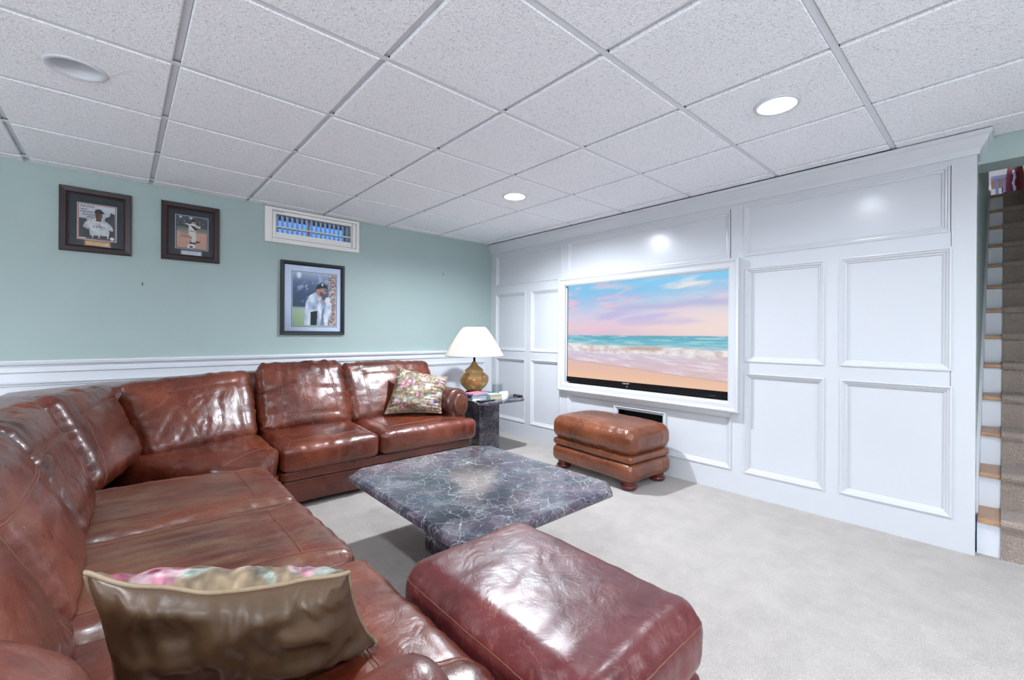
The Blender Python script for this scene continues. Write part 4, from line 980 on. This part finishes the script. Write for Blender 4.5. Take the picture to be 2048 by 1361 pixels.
# ------------------------------------------------------------------ television
tv = thing('television', (3.19, -1.925, .69), 'large flat television showing a beach, set into the white panelled wall', 'television')
bx('body', 'black', tv, 3.196, 3.228, -1.120, -2.728, .690, 1.660, bevel=.002)
def beach(u, v):
    H = .456
    c = grad(v, [(0, 'F7CDAF'), (.08, 'F2C6B0'), (.17, 'E6C2BE'), (.24, 'D8C6DC'), (.33, 'B9CFE0'), (.37, '8FCBD8'), (.42, '6DBBD0'), (.452, '74B4CC'), (.46, 'DCC8DC'), (.54, 'EFD2DE'), (.66, 'DDD6EE'), (.78, 'B4D2F2'), (.90, '92CDF4'), (1, '8AD2F8')])
    sky = sm(v, H - .003, H + .003)
    c = over(c, sky * sm(u, .25, 1.) * (1 - sm(v, .5, .95)) * .75, 'FFEADC')
    n = n2(u, v, 3.0, 9, 14, 5) + .25 * (u - .5); c = over(c, sky * sm(n, -.02, .5) * .55, 'F8D9E4')
    n = n2(u + .2, v - .12 * u, 2.4, 9, 8, 5); c = over(c, sky * sm(n, .04, .45) * .65 * sm(v, .5, .62), 'C3BCEC')
    n = n2(u, v - .2 * u, 6, 14, 3, 5); c = over(c, sky * sm(n, .05, .5) * .8 * (1 - sm(u, .3, .65)), 'F3CBE2')
    band = np.exp(-((v - .705 - .04 * u - .02 * n2(u, v, 4, 2, 19, 3)) / .032) ** 2); c = over(c, sky * band * sm(u, .2, .5) * .7, 'BDBBE2')
    n = n2(u, v - .25 * u, 4, 12, 61, 4); c = over(c, sky * sm(n, .1, .5) * .8 * sm(u, .5, .8) * sm(v, .75, .85), 'FFF3EE')
    sea = (1 - sky) * sm(v, .30, .33)
    n = n2(u, v, 8, 90, 31, 3); c = over(c, sea * sm(n, .02, .35) * .6, 'D5EBEE'); c = over(c, sea * sm(-n, .05, .4) * .4, '58A6C0')
    c = over(c, np.exp(-((v - .449) / .006) ** 2) * sm(n2(u, v * 0, 7, 1, 33, 2), -.08, .15) * .7, '6FB3A6')
    crest = .362 - .03 * u + .016 * n2(u, v * 0, 6, 1, 41, 4)
    d = v - crest; bot = crest - .075 - .015 * n2(u, v * 0, 9, 1, 45, 3)
    foam = sm(v, bot - .02, bot + .015) * (1 - sm(d, -.004, .012)); nf = n2(u, v, 24, 30, 43, 5)
    c = over(c, foam * .9, 'EFE3E4'); c = over(c, foam * sm(nf, .0, .4) * .8, 'FBF6F4'); c = over(c, foam * sm(-nf, .02, .4) * .6, 'CDB6B2')
    gap = foam * sm(u, .42, .47) * (1 - sm(u, .63, .67)) * sm(d, -.045, -.02); c = over(c, gap * .85, 'C3AD9C')
    shore = .192 - .118 * u + .008 * n2(u, v * 0, 5, 1, 47, 3)
    wash = sm(v, shore, shore + .006) * (1 - sm(v, bot - .02, bot)); nw = n2(u, v + .12 * u, 10, 46, 53, 4)
    c = over(c, wash * .6, 'DDD0E4'); c = over(c, wash * sm(nw, .0, .4) * .6, 'F6F1F5'); c = over(c, wash * sm(-nw, .1, .4) * .35, 'D3B8B8'); c = over(c, wash * sm(u, .55, 1) * sm(v, .15, .3) * .4, 'EFCDB4')
    c = over(c, np.exp(-((v - shore) / .0035) ** 2) * .4, 'A98C86')
    return c
MAT['screen'] = vcol('beach_picture_screen', .25, emit=.76)
paint_grid('screen', (3.1945, -1.132, .742), (0, -1.584, 0), (0, 0, .910), 330, 190, beach, 'screen', tv)
bx('lower_bezel', 'black', tv, 3.190, 3.197, -1.120, -2.728, .712, .742, bevel=.001)
bx('trim_strip', 'darkmetal', tv, 3.188, 3.197, -1.120, -2.728, .694, .710, bevel=.001)
letters('SHARP', 'brand_lettering', 'logo', tv, lambda i, n: ((3.1895, -1.823 - .0155 * (i - 2) + 0, .7205), (0, -1, 0), (0, 0, 1)), .018)
letters('AQUOS', 'model_lettering', 'dimlogo', tv, lambda i, n: ((3.1875, -2.60 - .0105 * (i - 2), .698), (0, -1, 0), (0, 0, 1)), .011)
MB().add([(3.1872, -1.833, .698), (3.1872, -1.845, .698), (3.1872, -1.839, .708), (3.188, -1.833, .698), (3.188, -1.845, .698), (3.188, -1.839, .708)], [(0, 1, 2), (3, 5, 4), (0, 3, 4, 1), (1, 4, 5, 2), (2, 5, 3, 0)]).build('indicator', 'logo', tv)

# ------------------------------------------------------------------ framed pictures
MAT['print'] = vcol('photo_print', .35, spec=.3)
def player_portrait(u, v):
    c = grad(v + .05 * n2(u, v, 5, 5, 2, 3), [(0, '2C2F36'), (.5, '3D434B'), (.56, 'B9BCC4'), (1, 'CFD2DA')])
    c = over(c, poly(u, v, [(.72, .5), (1, .45), (1, .80), (.88, .84), (.84, .72), (.72, .66)]), '39424C')
    c = over(c, (1 - sm(v, .58, .60)) * (1 - sm(u, .18, .22)), '2E3238')
    for (y, x0, x1, s0) in ((.95, .03, .42, 1), (.86, .03, .22, 2), (.79, .03, .40, 3), (.71, .08, .42, 4), (.64, .20, .42, 5)):
        w = .014 * np.sin(u * 140 + s0) + .010 * np.sin(u * 67 + 3 * s0)
        c = over(c, ((np.abs(v - y - w) < .012) & (u > x0) & (u < x1)).astype(float) * .9, '20222A')
    jersey = poly(u, v, [(.10, .34), (.16, .48), (.30, .57), (.42, .60), (.62, .60), (.78, .54), (.92, .42), (.96, .30), (.84, .26), (.83, .10), (.28, .08), (.28, .24)])
    c = over(c, jersey, grad(np.clip(.5 + n2(u, v, 6, 6, 4, 3), 0, 1), [(0, '9FA6AC'), (.5, 'C9CED2'), (1, 'E2E5E8')]))
    c = over(c, poly(u, v, [(.10, .34), (.28, .26), (.30, .06), (.14, .04)]), '17191D'); c = over(c, poly(u, v, [(.84, .28), (.96, .30), (1.0, .05), (.86, .05)]), '17191D')
    c = over(c, poly(u, v, [(.28, .10), (.84, .12), (.84, .05), (.28, .03)]), '23262C')
    for x in (.35, .53, .78): c = over(c, poly(u, v, [(x, .12), (x + .04, .12), (x + .04, .04), (x, .04)]), 'C8CCD2')
    c = over(c, poly(u, v, [(.46, .54), (.62, .54), (.60, .64), (.47, .64)]), '5A3A2E')
    c = over(c, ell(u, v, .54, .72, .105, .135, 0, .06), '7A5040'); c = over(c, ell(u, v, .50, .70, .05, .09, 0, .3), '5C3A2E')
    c = over(c, ell(u, v, .56, .735, .03, .012), '2A1A16'); c = over(c, ell(u, v, .57, .655, .035, .012), '3A211C'); c = over(c, ell(u, v, .585, .69, .018, .03), '8E6250')
    c = over(c, poly(u, v, [(.42, .76), (.43, .86), (.50, .905), (.60, .90), (.66, .84), (.72, .79), (.66, .775)]), '1E2024')
    c = over(c, ell(u, v, .92, .055, .06, .05, 0, .05), 'EEF0F2')
    c = over(c, (1 - sm(v, .02, .03)) * (1 - sm(u, .18, .20)), 'E4E6EA')
    return c
def pitcher(u, v):
    c = grad(v, [(0, 'C79A86'), (.5, 'CBA592'), (.53, '8E8F86'), (.66, '6B706A'), (.70, '3A3F48'), (1, '3E444E')])
    c = over(c, sm(v, .68, .72) * sm(n2(u, v, 26, 26, 6, 2), .05, .3) * .6, '9EA4AC')
    c = over(c, poly(u, v, [(.05, 1.01), (.12, .93), (.2, 1.01)]), 'D8DCE4'); c = over(c, poly(u, v, [(.38, 1.01), (.46, .92), (.55, 1.01)]), 'D8DCE4')
    for (y, s0) in ((.49, 1), (.42, 2), (.36, 3)):
        c = over(c, ((np.abs(v - y - .010 * np.sin(u * 120 + s0)) < .010) & (u > .12) & (u < .5)).astype(float) * .7, '4A3E42')
    c = over(c, poly(u, v, [(.42, .22), (.60, .25), (.80, .24), (.74, .20), (.62, .18), (.60, .10), (.45, .12)]), '2E2A2E')
    c = over(c, poly(u, v, [(.40, .56), (.60, .56), (.64, .40), (.62, .20), (.47, .20), (.50, .36), (.38, .44)]), 'DDD8CE')
    c = over(c, poly(u, v, [(.38, .52), (.62, .54), (.64, .78), (.52, .82), (.40, .76)]), 'E4E1DA')
    c = over(c, poly(u, v, [(.28, .80), (.42, .77), (.42, .72), (.28, .765)]), 'E4E1DA')
    c = over(c, poly(u, v, [(.44, .74), (.60, .58), (.70, .64), (.58, .72)]), '1F2024')
    c = over(c, poly(u, v, [(.60, .76), (.80, .74), (.76, .66), (.62, .68)]), 'D6C0AE')
    c = over(c, ell(u, v, .56, .85, .055, .055), 'B98670'); c = over(c, poly(u, v, [(.48, .86), (.50, .93), (.60, .93), (.62, .87)]), '1D2026')
    c = over(c, poly(u, v, [(.40, .57), (.60, .57), (.60, .545), (.40, .545)]), '22242A')
    c = over(c, ell(u, v, .48, .07, .14, .075, .2, .1), 'E2E4E8'); c = over(c, ell(u, v, .47, .05, .06, .03), '2A2C34')
    return c
def batter(u, v):
    c = grad(v, [(0, '9DB38A'), (.28, 'A9BFA0'), (.34, 'A3ABB0'), (.37, '3C4C66'), (.6, '46597A'), (.8, '5A6E90'), (1, 'A9B8D0')])
    c = over(c, sm(v, .4, .42) * sm(n2(u, v, 7, 9, 3, 3), .08, .35) * .65, 'B4C4DA')
    c = over(c, ell(u, v, .14, .95, .05, .06, 0, .5), 'E8F0FA')
    # brick column at the right
    col_ = sm(u, .80, .83); c = over(c, col_ * .9, 'A07C78'); bn = n2(u, v, 40, 60, 12, 2); c = over(c, col_ * sm(bn, .05, .25), 'D9CFD2'); c = over(c, col_ * sm(-bn, .1, .3), '5E4446')
    body = poly(u, v, [(.26, .02), (.27, .30), (.30, .46), (.38, .58), (.50, .64), (.62, .60), (.70, .46), (.88, .46), (.90, .30), (.82, .12), (.80, .02)])
    c = over(c, body, grad(np.clip(.5 + 1.1 * n2(u, v, 7, 5, 9, 3), 0, 1), [(0, '8E9CB8'), (.5, 'C6D0E2'), (1, 'F2F5FA')]))
    c = over(c, poly(u, v, [(.40, .02), (.40, .27), (.56, .29), (.54, .02)]), '22262E')
    c = over(c, poly(u, v, [(.62, .02), (.66, .30), (.74, .40), (.70, .20), (.72, .02)]), '7F8AA4')
    c = over(c, poly(u, v, [(.68, .50), (.80, .52), (.78, .44), (.70, .42)]), 'C08F80')
    c = over(c, ell(u, v, .63, .655, .105, .095, -.4, .08), 'B98474'); c = over(c, ell(u, v, .66, .61, .06, .04, -.4, .2), '6E4A44')
    c = over(c, poly(u, v, [(.52, .70), (.54, .78), (.66, .84), (.78, .78), (.79, .71), (.70, .735)]), '1C2638'); c = over(c, ell(u, v, .67, .795, .02, .028), 'D8DCE8')
    c = over(c, ell(u, v, .80, .50, .07, .06, .5, .2), 'DCE2EC')
    return c
def picture(name, x0, x1, z0, z1, fw_, frame, mat, pr, fn, label, plate=None, lines=None, depth=.028, extra=None):
    t = thing(name, ((x0 + x1) / 2, GY, z0), label, 'picture', 'framed photographs on the green wall')
    sweep_rect('frame', frame, t, 'y', x0, x1, z0, z1, GY, [(0, 0), (0, depth), (.004, depth + .004), (fw_ * .72, depth + .002), (fw_ * .84, depth - .006), (fw_, depth - .010), (fw_, .004)])
    bx('mat_board', mat, t, x0 + fw_ - .002, x1 - fw_ + .002, GY - .008, GY - .002, z0 + fw_ - .002, z1 - fw_ + .002)
    a, b, c, d = pr
    for (e, mt, yy) in lines:
        sweep_rect('mat_line', mt, t, 'y', a - e, b + e, c - e, d + e, GY - .008, [(0, 0), (0, yy), (.004, yy), (.004, 0)])
    paint_grid('photo_print', (a, GY - .0088, c), (b - a, 0, 0), (0, 0, d - c), 130, 150, fn, 'print', t)
    if plate:
        p0, p1, p2, p3, pm, lm = plate
        pl = bx('nameplate', pm, t, p0, p1, GY - .010, GY - .008, p2, p3)
        sweep_rect('plate_border', lm, t, 'y', p0 - .006, p1 + .006, p2 - .006, p3 + .006, GY - .008, [(0, 0), (0, .0012), (.003, .0012), (.003, 0)])
        mb = MB(); w = p1 - p0; rng = random.Random(7)
        zc = (p2 + p3) / 2 + .004; pts = []
        for k in range(40):
            x = p0 + w * (.12 + .76 * k / 39); pts.append((x, GY - .0103, zc + .0035 * math.sin(k * 2.1) + .002 * rng.uniform(-1, 1)))
        mb.tube(pts, .0008, 4); mb.tube([(p0 + w * .25, GY - .0103, zc - .011), (p1 - w * .25, GY - .0103, zc - .011)], .0005, 4); mb.build('inscription', 'ink', t)
    if extra: extra(t)
    bx('glazing', 'pane', t, x0 + fw_ - .001, x1 - fw_ + .001, GY - .0140, GY - .0135, z0 + fw_ - .001, z1 - fw_ + .001)
    return t
pa, pb, pc, pd = -.373, -.194, 1.800, 2.030
def jersey(t):
    cxx = pa + (pb - pa) * .56; czz = pc + (pd - pc) * .12; rr = .062
    def place(i, n):
        a = math.radians(158 - 136 * i / (n - 1)); k = np.array((math.cos(a), 0, math.sin(a)))
        return (cxx + rr * 1.05 * k[0], GY - .0092, czz + rr * k[2] * .95 - .006), (math.sin(a) * .9, 0, -math.cos(a) * .9), (math.cos(a), 0, math.sin(a))
    letters('SAN FRANCISCO', 'jersey_lettering', 'jerseyink', t, place, .018)
picture('framed_portrait', -.467, -.108, 1.704, 2.134, .045, 'darkwood', 'matnavy', (pa, pb, pc, pd), player_portrait, 'dark wood frame with a signed portrait of a baseball player in a grey jersey',
        (-.340, -.222, 1.757, 1.782, 'brass_plate', 'copper_line'), [(.010, 'paleline', .001), (.004, 'copper_line', .0012)], extra=jersey)
picture('framed_pitcher', .058, .417, 1.709, 2.142, .045, 'darkwood', 'matnavy', (.150, .338, 1.808, 2.048), pitcher, 'dark wood frame with a photo of a pitcher on the mound, beside the louvred window',
        (.182, .300, 1.757, 1.784, 'steel_plate', 'paleline'), [(.009, 'paleline', .001)])
picture('framed_batter', .861, 1.408, 1.147, 1.796, .032, 'blackwood', 'matblue', (.960, 1.336, 1.226, 1.704), batter, 'thin black frame with pale mat showing a baseball player resting his head, below the window',
        None, [(.008, 'blackwood', .001), (.004, 'paleline', .0012)])
for (x, z, l) in ((-.045, 1.516, 'small bare picture hook below the two dark frames'), (2.510, 1.834, 'tiny nail left in the green wall near the panelled corner')):
    t = thing('picture_hook', (x, GY, z), l, 'hook', 'empty picture hooks on the green wall')
    MB().tube([(x, GY, z + .004), (x, GY - .012, z + .006)], .0022, 8).build('nail', 'darkmetal', t)
    MB().tube([(x, GY - .003, z + .008), (x, GY - .004, z - .012), (x, GY - .010, z - .016), (x, GY - .014, z - .010)], .0018, 6).build('hook_plate', 'darkmetal', t)
